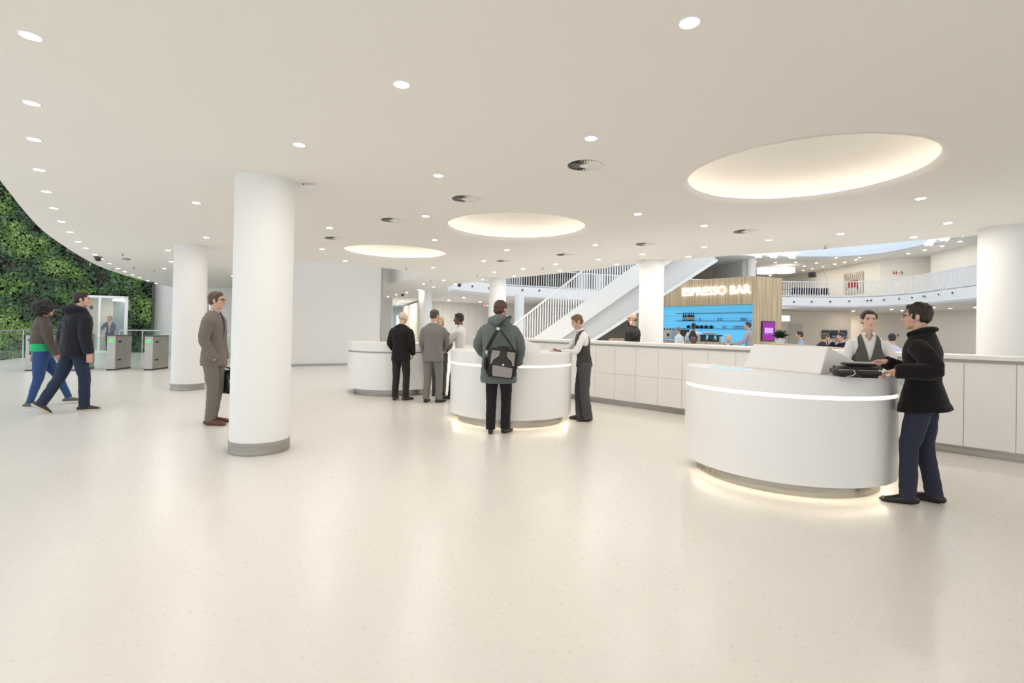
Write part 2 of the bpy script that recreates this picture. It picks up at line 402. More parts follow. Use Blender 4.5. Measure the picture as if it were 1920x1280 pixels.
# --- far left, under the main ceiling
PAN = mat('seamed_white_panel', (.87, .86, .83), .5)
wall('wall_panelled', [(-6.6, 40.4), (-2.1, 44.0), (6, 46)], 0, ZB, PAN, .2)
for k in range(7):
    a = Vector((-6.6, 40.4)); b = Vector((-2.1, 44.0)); p = a.lerp(b, (k+.5)/7)
    struct('trim_%d' % (k+1), MB().bar((p.x+.01, p.y-.02, 0), (p.x+.01, p.y-.02, ZB), .014, .012, up=Vector((0, 1, 0))), mat('seam_grey', (.66, .65, .62), .8))
wall('wall_beige_side', [(-7.2, 39), (-10.4, 48.7)], 0, 3.3, mat('sand_wall', (.74, .68, .56), .7), .1)
wall('wall_stub', [(-9.8, 36), (-8.55, 36)], 0, ZB, WALLW, .2)
wall('wall_left_end', [(-14.5, 52), (-9.5, 52)], 0, ZB, mat('dim_blue_grey', (.45, .50, .50), .5), .1)
wn = MB()
for k in range(3): wn.box((-12.6+k*1.0, 51.9, 1.5), (.42, .05, 2.0))
struct('window_1', wn, emis('daylight_window', (.80, .92, 1), 1.2))
struct('trim_8', MB().prism([(-9.8, 20), (-8.6, 20), (-8.6, 20.1), (-9.8, 20.1)], 3.0, 3.1), WALLW)
# big blank screen wall behind the left desk
a, b = Vector((-8.15, 16.94)), Vector((-4.86, 18.75)); d = (b-a).normalized(); nn = Vector((-d.y, d.x))
q = lambda s, o: tuple(a+d*s+nn*o)
Ln = (b-a).length
struct('wall_centre', MB().prism([q(0, 0), q(Ln, 0), q(Ln, .18), q(0, .18)], .06, 6.2), mat('screen_wall', (.80, .775, .745), .75), bevel=.004)
struct('trim_9', MB().prism([q(0, -.03), q(Ln-.02, -.03), q(Ln-.02, .1), q(0, .1)], .0, .075), GREYM)
struct('trim_10', MB().prism([q(Ln, -.03), q(Ln+.06, -.03), q(Ln+.06, .2), q(Ln, .2)], .0, 6.2), GREYM)
# left back wall between the green wall and the screen
wall('wall_back_left', [(-16.95, 24.0), (-15.9, 24.2)], 0, 3.4, WALLW, .2)
wall('wall_back', [(-14.55, 24.4), (-8, 25.2)], 0, 3.4, WALLW, .2)
wall('wall_back_header', [(-15.9, 24.2), (-14.55, 24.4)], 2.45, 3.4, WALLW, .2)
wall('wall_back_room', [(-16.5, 28.5), (-8.5, 28.5), (-8.3, 25.2)], 0, 3.1, WALLW, .2)
# room behind the camera
# entrance glazing behind the viewer: mullions only show as a rhythm in reflections
m = MB()
for k in range(11): m.box((-4.4+k*1.94, -6.0, 1.55), (.06, .12, 3.1))
for z in (.05, 2.3, 3.05): m.box((5.3, -6.0, z), (19.4, .08, .07))
struct('window_6', m, RAILW)
# --- round columns
cols = [(-2.87, 5.83, .314, CEIL, 'thick white round column nearest the viewer'), (-6.97, 10.95, .315, CEIL, 'white round column behind the man with the briefcase'),
        (3.27, 11.93, .28, CEIL, 'white round column left of the espresso bar'), (7.43, 7.62, .33, CEIL, 'white round column rising behind the counter at far right'),
        (-.5, 17.0, .285, CEIL, 'white round column directly behind the man in the hooded jacket'), (-4.0, 23.2, .30, CEIL, 'distant white column behind the two men in suits'),
        (.42, 30.5, .29, ZB, 'small distant white column at the foot of the staircase')]
for x, y, r, z, lb in cols:
    t = thing('round_column', 'smooth '+lb, 'column', (x, y, 0), group='round white columns')
    obj('shaft', MB().cyl((0, 0), r, .13, z+.01, 64), WHITE, t, smooth=.7)
    obj('base_band', MB().cyl((0, 0), r+.006, 0, .135, 64), STEEL, t, smooth=.7)
t = thing('round_column', 'white round column on the upper floor above the wooden kiosk', 'column', (18.3, 38.9, ZF), group='round white columns')
obj('shaft', MB().cyl((0, 0), .33, 0, 2.9, 40), WHITE, t, smooth=.7)
# ================================================================== DOWNLIGHTS
arc = [(57, 67), (59, 193), (64, 261), (74, 318), (87, 359), (101, 390), (115, 415), (131, 435), (147, 453), (161, 465), (178, 477), (190, 485), (205, 494), (222, 503), (234, 509), (249, 515), (262, 520), (277, 526), (293, 531)]
main = [(753, 158), (561, 271), (368, 380), (387, 445), (315, 469), (321, 490), (308, 503), (1293, 42), (1108, 259), (822, 329), (618, 427), (798, 405), (604, 467), (647, 489), (815, 450), (437, 517),
        (950, 468.5), (907, 489), (1196, 401), (1320, 423), (1116, 459), (1204, 476), (1122, 486), (1156, 495), (1042, 495), (981, 504), (1050, 507), (927, 510), (964, 517), (905, 524.5), (812, 501), (1320, 463), (1291, 481), (1442, 450), (1576, 438), (1713, 444), (1777, 418), (1726, 372),
        (832, 525), (794, 532), (853, 532), (813, 538), (785, 543), (763, 548), (743, 552.5), (727, 556)]
hint = {0: 'in the bare ceiling between the near column and the large cove', 1: 'in front of the near column, up and right of its top', 2: 'in the ceiling just left of the near column top', 3: 'in the ceiling above the man with the briefcase', 4: 'just left of the second column top', 7: 'brightest and nearest, high in the ceiling before the large cove',
        8: 'just above the nearest air vent', 9: 'between the near column and the nearest vents', 10: 'between two vents right of the near column', 11: 'left of the middle cove', 12: 'below the farthest vent in the left vent row', 13: 'beside the screen wall under the small cove', 14: 'between the middle and small coves', 15: 'small one left of the near column by the back wall',
        16: 'below the middle cove', 18: 'left of the large cove rim', 19: 'below the left end of the large cove', 20: 'between the vents in front of the staircase', 21: 'just above the top of the bar-side column', 31: 'right of the bar-side column top', 32: 'above the kiosk sign end of the stair', 33: 'right of the vent over the kiosk', 34: 'over the wooden kiosk corner and balcony', 35: 'close to the ceiling edge above the receptionist facing us', 36: 'right of the ceiling edge light, nearer the end column', 37: 'right of the large cove'}
def light_proto(label, group, glow, r=.048, z=CEIL):
    t = thing('ceiling_downlight', label, 'downlight', (0, 0, z), group=group)
    obj('trim', MB().lathe([(r+.014, 0), (r+.012, -.004), (r, -.005), (r-.001, .0)], n=28), RAILW, t, smooth=True)
    obj('diffuser', MB().lathe([(r, -.003), (.0005, -.004)], n=28), glow, t)
    return t
lp = light_proto('round recessed downlight', '', DOWN)
first = True
ordn = 'nearest second third fourth fifth sixth seventh eighth ninth tenth eleventh twelfth thirteenth fourteenth fifteenth sixteenth seventeenth eighteenth farthest'.split()
elp = light_proto('', '', DOWNE); efirst = True
def put(pt, label, group, edge=False):
    global first, efirst
    if edge:
        if efirst: elp.location = pt; elp['label'] = label; elp['group'] = group; efirst = False; return elp
        return dup(elp, pt, label=label, group=group)
    if first: lp.location = pt; lp['label'] = label; lp['group'] = group; first = False; return lp
    return dup(lp, pt, label=label, group=group)
for i, (x, y) in enumerate(arc):
    put(G(x, y, CEIL), ('%s downlight from the viewer in the row along the curved ceiling edge' % ordn[i]).replace('farthest downlight from the viewer', 'farthest downlight'), 'downlights along the curved ceiling edge', True)
for i, (x, y) in enumerate(main):
    lb = 'round recessed downlight '+hint[i] if i in hint else ('small round downlight in the far ceiling above the screen wall and back hall' if i >= 38 else 'small round downlight in the ceiling near the far atrium edge')
    put(G(x, y, CEIL), lb, 'downlights over the lobby' if i in hint else ('downlights over the back hall' if i >= 38 else 'downlights near the atrium edge'))
fp = None
for z, lst, lb, g in ((7.1, [(1416, 491), (1454, 492), (1492, 492), (1531, 493), (1469, 499), (1508, 499), (1523, 504), (1543, 500), (1506, 507), (1407, 516), (1444, 516.5), (1568, 483), (1612, 483), (1605, 487), (1584, 492), (1565, 495), (1703, 475.6), (1734, 469), (1766, 461.5), (1800, 453)], 'small round downlight in the ceiling of the upper floor', 'downlights of the upper floor'),
                      (ZB, [(1509, 587), (1508, 592), (1532, 590.5), (1541, 593), (1526, 594), (1557, 592), (1562, 588), (1573, 591.5), (1691, 589), (1672, 580), (1750, 577), (1600, 583), (1782, 584), (1829, 581)], 'small round downlight in the lounge ceiling under the balcony', 'downlights in the lounge ceiling'),  # a few of these are added, not seen, to brighten the lounge walls
                      (ZB-.001, [(842, 563), (900, 566), (745, 570), (749, 566), (755, 564), (1012, 583), (870, 558)], 'small round downlight in the far hall ceiling left of the staircase', 'downlights in the far left hall')):
    for x, y in lst:
        p = G(x, y, z-.01)
        if p.y > 58: p = D(x, y, 56)
        if z < 5 and p.x > 31: k_ = 31/p.x; p.x *= k_; p.y *= k_
        p.z = z-.005
        if fp is None: fp = light_proto(lb, g, DOWNF if z > 5 else DOWNB if z == ZB else DOWNC, .085, z); fp.location = p
        else: dup(fp, p, label=lb, group=g)
    fp = None
for x, y in [(-2, -3.6), (1.5, -3.6), (5, -3.6), (8.5, -3.6), (12, -3.6), (-2, -.6), (1.5, -.8), (5.2, -.4), (8.7, -.4), (12.2, -.4), (6.2, 2.4), (9.4, 2.4), (8.9, 4.6), (-2.6, 1.6)]:  # unseen downlights, added out of view to brighten the lobby
    dup(lp, (x, y, CEIL), label='added out-of-view downlight brightening the near part of the lobby', group='added downlights out of view')
# ================================================================== AIR VENTS
vents = [(1097, 309, 'nearest round slotted air vent in the ceiling, left of the large cove'), (873, 372, 'round slotted air vent just above the middle cove'), (736, 412, 'round slotted air vent up and left of the middle cove'), (627, 446, 'small looking round vent right of the near column'),
         (1397, 433, 'round slotted air vent below the large cove'), (1210, 457, 'round slotted air vent above the bar-side column'), (1059, 477, 'round slotted air vent below and right of the middle cove'), (945, 489, 'faint far round vent straight under the middle cove')]
vp = None
for x, y, lb in vents:
    p = G(x, y, CEIL)
    if vp is None:
        vp = thing('air_vent', lb, 'air vent', p, 0, 'round ceiling vents')
        obj('rim', MB().lathe([(.205, 0), (.204, -.006), (.185, -.009), (.172, -.004), (.172, -.002)], n=48), CEILM, vp, smooth=True)
        obj('backing', MB().lathe([(.174, -.0015), (.0005, -.0015)], n=48), mat('vent_dark', (.03, .028, .025), .8), vp)
        sl = MB(); N = 36
        for k in range(N):
            a = 2*PI*k/N; e = Vector((math.cos(a), math.sin(a), 0)); s = Vector((-e.y, e.x, 0))
            w = 2*PI/N
            for r0, r1 in ((.045, .172),):
                A = e*r0; B = e*r1
                # each vane is tilted: one edge low, the other up at the backing
                sl.v += [A+s*w*r0*.30+Vector((0, 0, -.013)), B+s*w*r1*.30+Vector((0, 0, -.016)), B-s*w*r1*.42+Vector((0, 0, -.0025)), A-s*w*r0*.42+Vector((0, 0, -.0025))]
                n = len(sl.v); sl.f.append((n-4, n-3, n-2, n-1))
        obj('vane', sl, CEILM, vp, fix=False)
        obj('hub', MB().lathe([(.05, -.002), (.05, -.014), (.0005, -.015)], n=24), CEILM, vp, smooth=.6)
    else: dup(vp, p, label=lb)
# small ceiling fittings
t = thing('exit_sign', 'slim white emergency sign hanging under the ceiling beside the near column', 'sign', G(575, 344, CEIL))
obj('housing', MB().box((.02, 0, -.045), (.16, .05, .035)), RAILW, t, bevel=.006); obj('bracket', MB().box((-.04, 0, -.015), (.01, .03, .03)), GREYM, t)
cp = None
for x, y, lb in [(861, 533, 'dark dome camera on the ceiling at the tip of the atrium opening'), (755, 552, 'dark dome camera on the ceiling right of the screen wall'), (184, 482, 'dark dome camera beside the curved row of downlights'), (284, 529.5, 'dark dome camera at the far end of the curved downlight row')]:
    p = G(x, y-1, CEIL)
    if cp is None:
        cp = thing('dome_camera', lb, 'security camera', p, 0, 'dome cameras'); obj('mount', MB().lathe([(.09, 0), (.09, -.03), (.06, -.05), (.001, -.05)], n=20), DARKG, cp, smooth=.7); obj('dome', MB().ell((0, 0, -.06), (.07, .07, .06)), BLACK, cp, smooth=True)
    else: dup(cp, p, label=lb)
cp = None
for x, y, lb in [(762, 503, 'tiny sprinkler head below the small cove'), (808, 526, 'tiny sprinkler head above the distant column'), (728, 535, 'tiny sprinkler head just right of the screen wall edge'), (728, 546, 'lower tiny sprinkler head right of the screen wall edge'), (894, 517, 'tiny sprinkler head left of the column behind the hooded man'), (1017, 502, 'tiny sprinkler head above the balcony slats'),
                 (230, 476, 'tiny sprinkler head left of the second column'), (251, 501, 'tiny sprinkler head between curved light row and second column'), (1547, 462, 'tiny sprinkler head near the ceiling edge over the balcony'), (289, 507, 'tiny sprinkler head at far left near the end of the green wall')]:
    p = G(x, y-1, CEIL)
    if cp is None:
        cp = thing('ceiling_sprinkler', lb, 'sprinkler', p, 0, 'ceiling sprinklers'); obj('stem', MB().cyl((0, 0), .012, -.05, 0, 10), GREYM, cp); obj('deflector', MB().cyl((0, 0), .035, -.056, -.05, 14), GREYM, cp)
    else: dup(cp, p, label=lb)
cp = None
for x, y, lb in [(237, 484.5, 'small grey square ceiling detector left of the second column'), (214, 503, 'small grey square detector beside the curved downlight row')]:
    p = G(x, y, CEIL)
    if cp is None: cp = tag(obj('ceiling_detector', MB().box((0, 0, -.02), (.14, .14, .04)), GREYM, loc=p, bevel=.01), lb, 'detector', 'ceiling detectors')
    else: q2 = cp.copy(); C.objects.link(q2); q2.location = p; q2['label'] = lb
# ================================================================== RECEPTION DESKS
DK = [(2.86, 5.33), (0.0, 8.2), (-2.63, 11.3)]
def desk_out(R):
    s = R/.97; a0, a1 = math.radians(161), math.radians(380)
    arcp = [(R*math.cos(a0+(a1-a0)*k/90), R*math.sin(a0+(a1-a0)*k/90)) for k in range(91)]
    return arcp+[(.62*s, .34*s), (.25*s, .44*s), (-.12*s, .36*s), (-.40*s, .02*s), (-.60*s, .40*s), (-.75*s, .44*s)]
dl = ['nearest white round reception desk with glowing line and black bag on top', 'middle white round reception desk with glowing line beside the hooded man', 'far left white round reception desk with an unlit grey line']
glassblue = emis('screen_blue', (.35, .6, 1), .9)
for i, (x, y) in enumerate(DK):
    t = thing('reception_desk', dl[i], 'reception desk', (x, y, 0), group='round white reception desks')
    obj('body', MB().prism(desk_out(.97), .13, .883), LACQ, t, smooth=.5)
    o = obj('light_line', MB().prism(desk_out(.955), .884, .917), LEDW if i < 2 else GREYM, t, smooth=.5)
    obj('upper_band', MB().prism(desk_out(.97), .918, 1.09), LACQ, t, smooth=.5, bevel=0)
    obj('plinth', MB().prism(desk_out(.84), 0, .128), STEEL, t, smooth=.5)
    if i < 2:
        s = MB()
        for k in range(112):
            a = math.radians(178+184*k/112); s.box((.905*math.cos(a), .905*math.sin(a), .126), (.026, .009, .006), a)
        obj('led_strip', s, emis('led_points', (1, .88, .66), 8), t, fix=False)
        b0, b1, r0, r1 = Vector((-.45, -.06, 1.09)), Vector((-.10, -.80, 1.09)), Vector((-.34, -.04, 1.335)), Vector((.02, -.72, 1.335))
        e0, e1 = Vector((.14, .16, 1.20)), Vector((.44, -.45, 1.20)); f0, f1 = e0.copy(), e1.copy(); f0.z = f1.z = 1.09
        m = MB(); m.v = [b0, b1, r1, r0, e1, e0, f1, f0]
        m.f = [(0, 1, 2, 3), (3, 2, 4, 5), (5, 4, 6, 7), (1, 6, 4, 2), (0, 3, 5, 7), (0, 7, 6, 1)]
        h = obj('screen_housing', m, LACQ, t, bevel=.006); h['label'] = 'slanted white housing hiding the staff screens'
    if i == 0:
        o = obj('touch_screen', MB().prism([(-.86, -.16), (-.56, -.42), (-.50, -.35), (-.80, -.09)], 1.0905, 1.093), mat('screen_glass', (.25, .42, .62), .05, emit=(.3, .55, 1), estr=.5), t)
# ================================================================== BACK COUNTER
u = Vector((-1, 1, 0)).normalized(); nrm = Vector((-1, -1, 0)).normalized(); P0 = Vector((5.94, 5.90, 0))   # front face at the plinth
def cp_(s, o, z): return P0+u*s+nrm*o+Vector((0, 0, z))
S0, S1 = -3.6, 9.75
DEP = .62
def slab(s0, s1, o0, o1, z0, z1):
    return MB().prism([tuple(cp_(s, o, 0))[:2] for s, o in ((s0, o0), (s1, o0), (s1, o1), (s0, o1))], z0, z1)
t = tag(obj('worktop', slab(S0, S1, .035, -DEP, 1.175, 1.225), LACQ, bevel=.004), 'long white worktop running diagonally behind the desks to the far right', 'worktop')
tag(obj('cabinet_plinth', slab(S0, S1-.01, -.02, -DEP+.02, 0, .105), STEEL), 'long recessed steel plinth under the white counter cabinets', 'plinth')
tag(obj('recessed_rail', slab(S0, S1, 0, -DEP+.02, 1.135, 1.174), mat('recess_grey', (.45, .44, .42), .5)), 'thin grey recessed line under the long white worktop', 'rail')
def cab(kind):
    t = thing('counter_cabinet', '', 'cabinet'); w = .4596
    # local x along the counter, y out of the front
    obj('body', MB().box((w/2, -.2925, .62), (w-.001, .58, 1.03)), mat('carcass_grey', (.78, .75, .70), .6), t)
    if kind == 2:
        obj('door', MB().box((w/2, -.002, .871), (w-.005, .018, .524)), CABM, t, bevel=.0015); obj('door', MB().box((w/2, -.002, .355), (w-.005, .018, .490)), CABM, t, bevel=.0015)
    else: obj('door', MB().box((w/2, -.002, .62), (w-.005, .018, 1.022)), CABM, t, bevel=.0015)
    return t
A, B = cab(2), cab(1); ua = uo = False
n = int((S1-S0)/.4596); s = -1.84
seams = [S0+.4596*k for k in range(n+1)]
off = ((.04-S0) % .4596); seams = [q2+off for q2 in seams]
for s in seams:
    if s+.4596 > S1+.01: continue
    p = cp_(s, 0, 0); two = s > .9; rz = math.atan2(u.y, u.x)
    pr = A if two else B
    lb = 'white counter cabinet with two stacked handleless doors' if two else 'white counter cabinet with one tall handleless door at the right end'
    gr = 'two-door counter cabinets' if two else 'tall-door counter cabinets'
    if two and not ua: ua = True; pr.location = p; pr.rotation_euler = (0, 0, rz); pr['label'] = lb; pr['group'] = gr
    elif not two and not uo: uo = True; pr.location = p; pr.rotation_euler = (0, 0, rz); pr['label'] = lb; pr['group'] = gr
    else: dup(pr, p, rz, lb, gr)
# ================================================================== LEFT: GREEN WALL, GLASS, GATES
gA, gB = Vector((-26.5, 18.42)), Vector((-16.95, 23.87))
gd = (gB-gA).normalized(); gn = Vector((gd.y, -gd.x))      # towards the lobby
GLn = (gB-gA).length
gp = lambda s, o: gA+gd*s+gn*o
dS = (Vector((-19.15, 22.62))-gA).dot(gd); dE = (Vector((-17.72, 23.43))-gA).dot(gd)
fq = lambda a, b: [tuple(gp(a, -.3)), tuple(gp(b, -.3)), tuple(gp(b, 0)), tuple(gp(a, 0))]
struct('wall_left', MB().prism(fq(0, dS), -3, 11).prism(fq(dE, GLn), -3, 11).prism(fq(dS, dE), 2.56, 11), mat('planting_felt', (.035, .04, .022), .95))
dS = (Vector((-19.15, 22.62))-gA).dot(gd); dE = (Vector((-17.72, 23.43))-gA).dot(gd)
LEAFC = [(.022, .050, .014), (.045, .095, .022), (.085, .165, .032), (.15, .26, .05), (.032, .075, .028), (.26, .36, .12), (.018, .034, .015), (.05, .022, .018), (.10, .17, .08)]
lm = []
for i, c in enumerate(LEAFC):
    m = mat('leaf_%d' % i, c, .5); m.node_tree.nodes['Principled BSDF'].inputs['Subsurface Weight'].default_value = 0; lm.append(m)
rnd = random.Random(3)
lv, lf, lmi = [], [], []
def leaf(c, r, nz, mi, kind):
    t = Vector((rnd.uniform(-1, 1), rnd.uniform(-1, 1), rnd.uniform(-1.2, .3))); nv = (nz+Vector((rnd.uniform(-.7, .7), rnd.uniform(-.7, .7), rnd.uniform(-.2, .9)))).normalized()
    t = (t-nv*t.dot(nv)).normalized(); s = nv.cross(t); b = len(lv)
    w = r*(.42 if kind else .28)
    lv.extend([c-t*r*.5, c-t*r*.1+s*w, c+t*r*.55+nv*-.15*r, c-t*r*.1-s*w, c+nv*r*.1]); lf.extend([(b, b+1, b+4), (b+1, b+2, b+4), (b+2, b+3, b+4), (b+3, b, b+4)]); lmi.extend([mi]*4)
NL = 34000
for k in range(NL):
    s = rnd.uniform(0, GLn) if k % 3 else rnd.uniform(3, GLn); z = rnd.uniform(-1.2, 9.5) if k % 2 else rnd.uniform(-.5, 6.5)
    if dS-.02 < s < dE+.02 and z < 2.62: continue
    q1 = noise.noise(Vector((s*.75, z*.75, 2.0))); q2 = noise.noise(Vector((s*1.5+9, z*1.5, 7.0))); q3 = noise.noise(Vector((s*3, z*3, 1)))
    if q3+q2*.5 < -.42 and rnd.random() < .8: continue
    zt = q1*1.5+q2*.9+(1.2-z)*.02+(.18 if z < 5 else -.2)
    bump = .10+.22*max(0, q2+.3)+rnd.uniform(0, .12)
    if zt > .62: mi = rnd.choice([3, 5, 3, 2])
    elif zt > .30: mi = rnd.choice([2, 3, 2, 1])
    elif zt > -.05: mi = rnd.choice([1, 2, 4, 8, 1])
    elif zt > -.45: mi = rnd.choice([0, 1, 4, 4, 6])
    else: mi = rnd.choice([6, 0, 4, 7])
    if q2 < -.35 and q1 < 0 and rnd.random() < .5: mi = 7
    if rnd.random() < .004: mi = 5
    p = gp(s, bump); big = zt < .1 and rnd.random() < .12
    leaf(Vector((p.x, p.y, z)), rnd.uniform(.10, .2)*(1.7 if big else 1), Vector((gn.x, gn.y, 0)), mi, mi in (4, 8, 0))
me = bpy.data.meshes.new('foliage'); me.from_pydata([tuple(v) for v in lv], [], lf); [me.materials.append(m) for m in lm]; me.polygons.foreach_set('material_index', lmi)
o = bpy.data.objects.new('green_wall_foliage', me); C.objects.link(o); tag(o, 'dense green living plant wall behind the entrance gates', 'plant wall', kind='stuff')
struct('trim_11', MB().prism([tuple(gp(GLn, -.3)), tuple(gp(GLn+.06, -.3)), tuple(gp(GLn+.06, .25)), tuple(gp(GLn, .25))], 0, 8), mat('dark_edge', (.10, .10, .09), .6))
# door set in the green wall
dmid = gp((dS+dE)/2, 0); rzg = math.atan2(gd.y, gd.x)
def ld(a, b, c): return dmid.x+gd.x*a+gn.x*b, dmid.y+gd.y*a+gn.y*b, c
W = (dE-dS)
fr = MB()
for a in (-W/2+.06, W/2-.07): fr.box(ld(a, .20, 1.26), (.13, .16, 2.5), rzg)
fr.box(ld(-W/2+.06+.55, .20, 1.26), (.08, .12, 2.5), rzg); fr.box(ld(0, .20, 2.5), (W, .16, .10), rzg); fr.box(ld(0, .20, .04), (W, .14, .08), rzg)
do = struct('door_1', fr, RAILW)
obj('door_glass', MB().box(ld(.1, .2, 1.26), (W-.2, .012, 2.4), rzg), GLASS2, do); obj('door_handle', MB().box(ld(-W/2+.66, .30, 1.1), (.03, .05, .45), rzg), STEEL2, do)
obj('notice_plate', MB().box(ld(-W/2+.33, .30, 2.0), (.13, .012, .17), rzg), DARKG, do)
lob = MB()
lob.box(ld(0, -1.55, 1.26), (W+.3, .06, 2.6), rzg); lob.box(ld(-W/2-.1, -.7, 1.3), (.06, 1.7, 2.6), rzg); lob.box(ld(W/2+.1, -.7, 1.3), (.06, 1.7, 2.6), rzg)
wb = struct('wall_porch', lob, mat('porch_wall', (.72, .70, .64), .7))
struct('trim_12', MB().box(ld(.25, -1.48, 1.2), (.42, .05, 2.4), rzg), mat('porch_grey_glass', (.28, .33, .34), .25))
tag(obj('porch_lamp', MB().lathe([(.001, 2.36), (.22, 2.36), (.22, 2.44), (.001, 2.44)], ld(.35, -.6, 0)[:2]+(0,), 24), emis('porch_glow', (1, .95, .85), 12)), 'round white lamp inside the glazed porch in the green wall', 'lamp')
# second glazed door in the back wall
fr = MB(); y0 = 24.25
for x in (-15.86, -14.62): fr.box((x, 24.28, 1.22), (.10, .14, 2.44))
fr.box((-15.24, 24.28, 2.42), (1.3, .14, .10)); fr.box((-15.24, 24.28, .03), (1.3, .14, .06)); fr.box((-15.24, 24.28, 1.0), (1.3, .16, .05))
d2 = struct('door_2', fr, RAILW); obj('door_glass', MB().box((-15.24, 24.28, 1.22), (1.15, .012, 2.34)), GLASS2, d2)
# glass balustrades
def railing(pts, h, label, top=STEEL2, rails=True):
    t = thing('glass_balustrade', label, 'balustrade', (pts[0][0], pts[0][1], 0))
    base = Vector((pts[0][0], pts[0][1], 0))
    tr = MB()
    for i in range(len(pts)-1):
        a, b = Vector((*pts[i], 0))-base, Vector((*pts[i+1], 0))-base; L = (b-a).length; n = max(1, round(L/1.25)); d = (b-a)/n
        tr.bar(a+Vector((0, 0, h)), b+Vector((0, 0, h)), .07, .04)
        for k in range(n):
            p = a+d*k; q = a+d*(k+1); g = MB().bar(p+d.normalized()*.02+Vector((0, 0, h/2-.0)), q-d.normalized()*.02+Vector((0, 0, h/2)), .014, h-.06)
            obj('glass_pane', g, GLASS, t)
        if rails:
            for k in range(n): obj('post', MB().box(a+d*k+Vector((0, 0, h/2)), (.03, .03, h-.02)), STEEL2, t)
    obj('top_rail', tr, top, t)
    return t
railing([(-14.4, 10.25), (-15.6, 12.5), (-17.5, 17.3), (-18.2, 18.9), (-18.9, 21.2), (-19.2, 22.3)], 1.02, 'clear glass balustrade along the floor edge before the green wall')
railing([(-17.6, 22.75), (-16.9, 23.2), (-16.2, 23.4)], 1.02, 'short glass balustrade between the porch door and the white back wall')
railing([(-14.2, 20.6), (-8.4, 20.6)], .93, 'low glass balustrade behind the man with the briefcase', rails=True)
# gates
def gate(kind=0):
    t = thing('entrance_gate', '', 'turnstile')
    w, L, h = .19, 1.0, 1.01
    out = [(-w/2, 0), (w/2-.0, 0.06), (w/2, L-.2)]+[(w/2*math.cos(a), L-.2+.2*math.sin(a)) for a in [PI*k/8 for k in range(1, 8)]]+[(-w/2, L-.2)]
    obj('housing', MB().prism(out, .035, h-.02), mat('gate_steel', (.50, .48, .45), .36, .85, var=.12, vscale=4), t, bevel=.004)
    obj('top_cap', MB().prism([(x*1.04, (y-.5)*1.01+.5) for x, y in out], h-.02, h+.005), DARKG, t); obj('foot', MB().prism([(x*1.03, (y-.5)*1.01+.5) for x, y in out], 0, .035), BLACK, t)
    if kind == 0:
        s = MB(); 
        # green cross made of four small arrows pointing at the middle
        for sx in (-1, 1):
            for sz in (-1, 1): s.bar((sx*.045, -.006+.02, .86+sz*.035), (sx*.006, -.006+.02, .86+sz*.012), .006, .016)
            s.bar((sx*.05, .014, .86), (sx*.012, .014, .86), .006, .014)
        s.v = [v+Vector((0, -.012+.03*(v.x+w/2)/w, 0)) for v in s.v]
        obj('arrow_lamp', s, emis('green_arrow', (.02, 1, .10), .9), t)
    else: obj('arrow_lamp', MB().box((-.0, .025, .86), (.085, .02, .07)), BLACK, t)
    obj('sensor', MB().box((w/2+.002, .28, .83), (.008, .17, .05)), BLACK, t); obj('sensor', MB().box((w/2+.002, .26, .30), (.008, .17, .05)), BLACK, t)
    return t
g1 = gate(0); p = G(206, 694.3); g1.location = (p.x, p.y, 0); g1.rotation_euler = (0, 0, math.radians(10)); g1['label'] = 'steel entrance gate right of the walking man, with green arrows and dark slots'; g1['group'] = 'steel entrance gates'
p = G(276.5, 694.2); dup(g1, (p.x, p.y, 0), math.radians(6), 'rightmost steel entrance gate with green arrows', 'steel entrance gates')
p = G(134, 695); dup(g1, (p.x, p.y, 0), math.radians(12), 'steel entrance gate mostly hidden behind the walking man', 'steel entrance gates')
g2 = gate(1); p = G(54, 695.5); g2.location = (p.x, p.y, 0); g2.rotation_euler = (0, 0, math.radians(12)); g2['label'] = 'leftmost steel entrance gate with a dark display, beside the glass balustrade'; g2['group'] = 'steel entrance gates'
obj('card_reader', MB().box((-.12, .03, .93), (.05, .06, .13)), BLACK, g2)
for (a, lb) in (((220, 690), 'clear glass wing panel behind the gate with green arrows'), ((155, 690), 'clear glass wing panel left of the gate with dark slots')):
    p = G(a[0], a[1]-2); tag(obj('glass_wing', MB().box((0, 0, .46), (1.0, .012, .92)), GLASS, loc=(p.x, p.y+.3, 0)), lb, 'glass panel')
# ================================================================== STAIRCASE
st = thing('staircase', 'white staircase with slim vertical balusters rising to the upper floor', 'staircase', (0, 0, 0))
Ys = 17.0
A0, A1 = D(985, 645, Ys), D(1189, 498, Ys); sd = (A1-A0).normalized(); A2 = A0+sd*((4.9-A0.z)/sd.z); A0 = A0-sd*(A0.z/sd.z)
B0, B1 = D(1057, 632, Ys), D(1196, 534.5, Ys); bd = (B1-B0).normalized(); B0 = B0-bd*(B0.z/bd.z); B2 = B0+bd*((4.0-B0.z)/bd.z)
C0, C1 = D(1116, 636, Ys), D(1356, 481, Ys); cdv = (C1-C0).normalized(); C0 = C0-cdv*(C0.z/cdv.z); C2 = C0+cdv*((3.9-C0.z)/cdv.z)
def vslab(pts, y0, y1):
    m = MB(); n = len(pts); m.v = [Vector((p.x, y0, p.z)) for p in pts]+[Vector((p.x, y1, p.z)) for p in pts]
    m.f = [tuple(range(n)), tuple(range(2*n-1, n-1, -1))]+[(i, n+i, n+(i+1) % n, (i+1) % n) for i in range(n)]; return m
obj('stringer', vslab([A0, A2, B2+Vector((.5, 0, .6)), B2, B0], Ys, Ys+.12), WHITE, st)
obj('flight_body', vslab([B0+Vector((-.3, 0, 0)), B2+Vector((-.3, 0, 0)), Vector((C2.x, 0, 4.4)), C2, C0], Ys+.35, Ys+.5), mat('stair_soffit', (.74, .735, .72), .7), st)
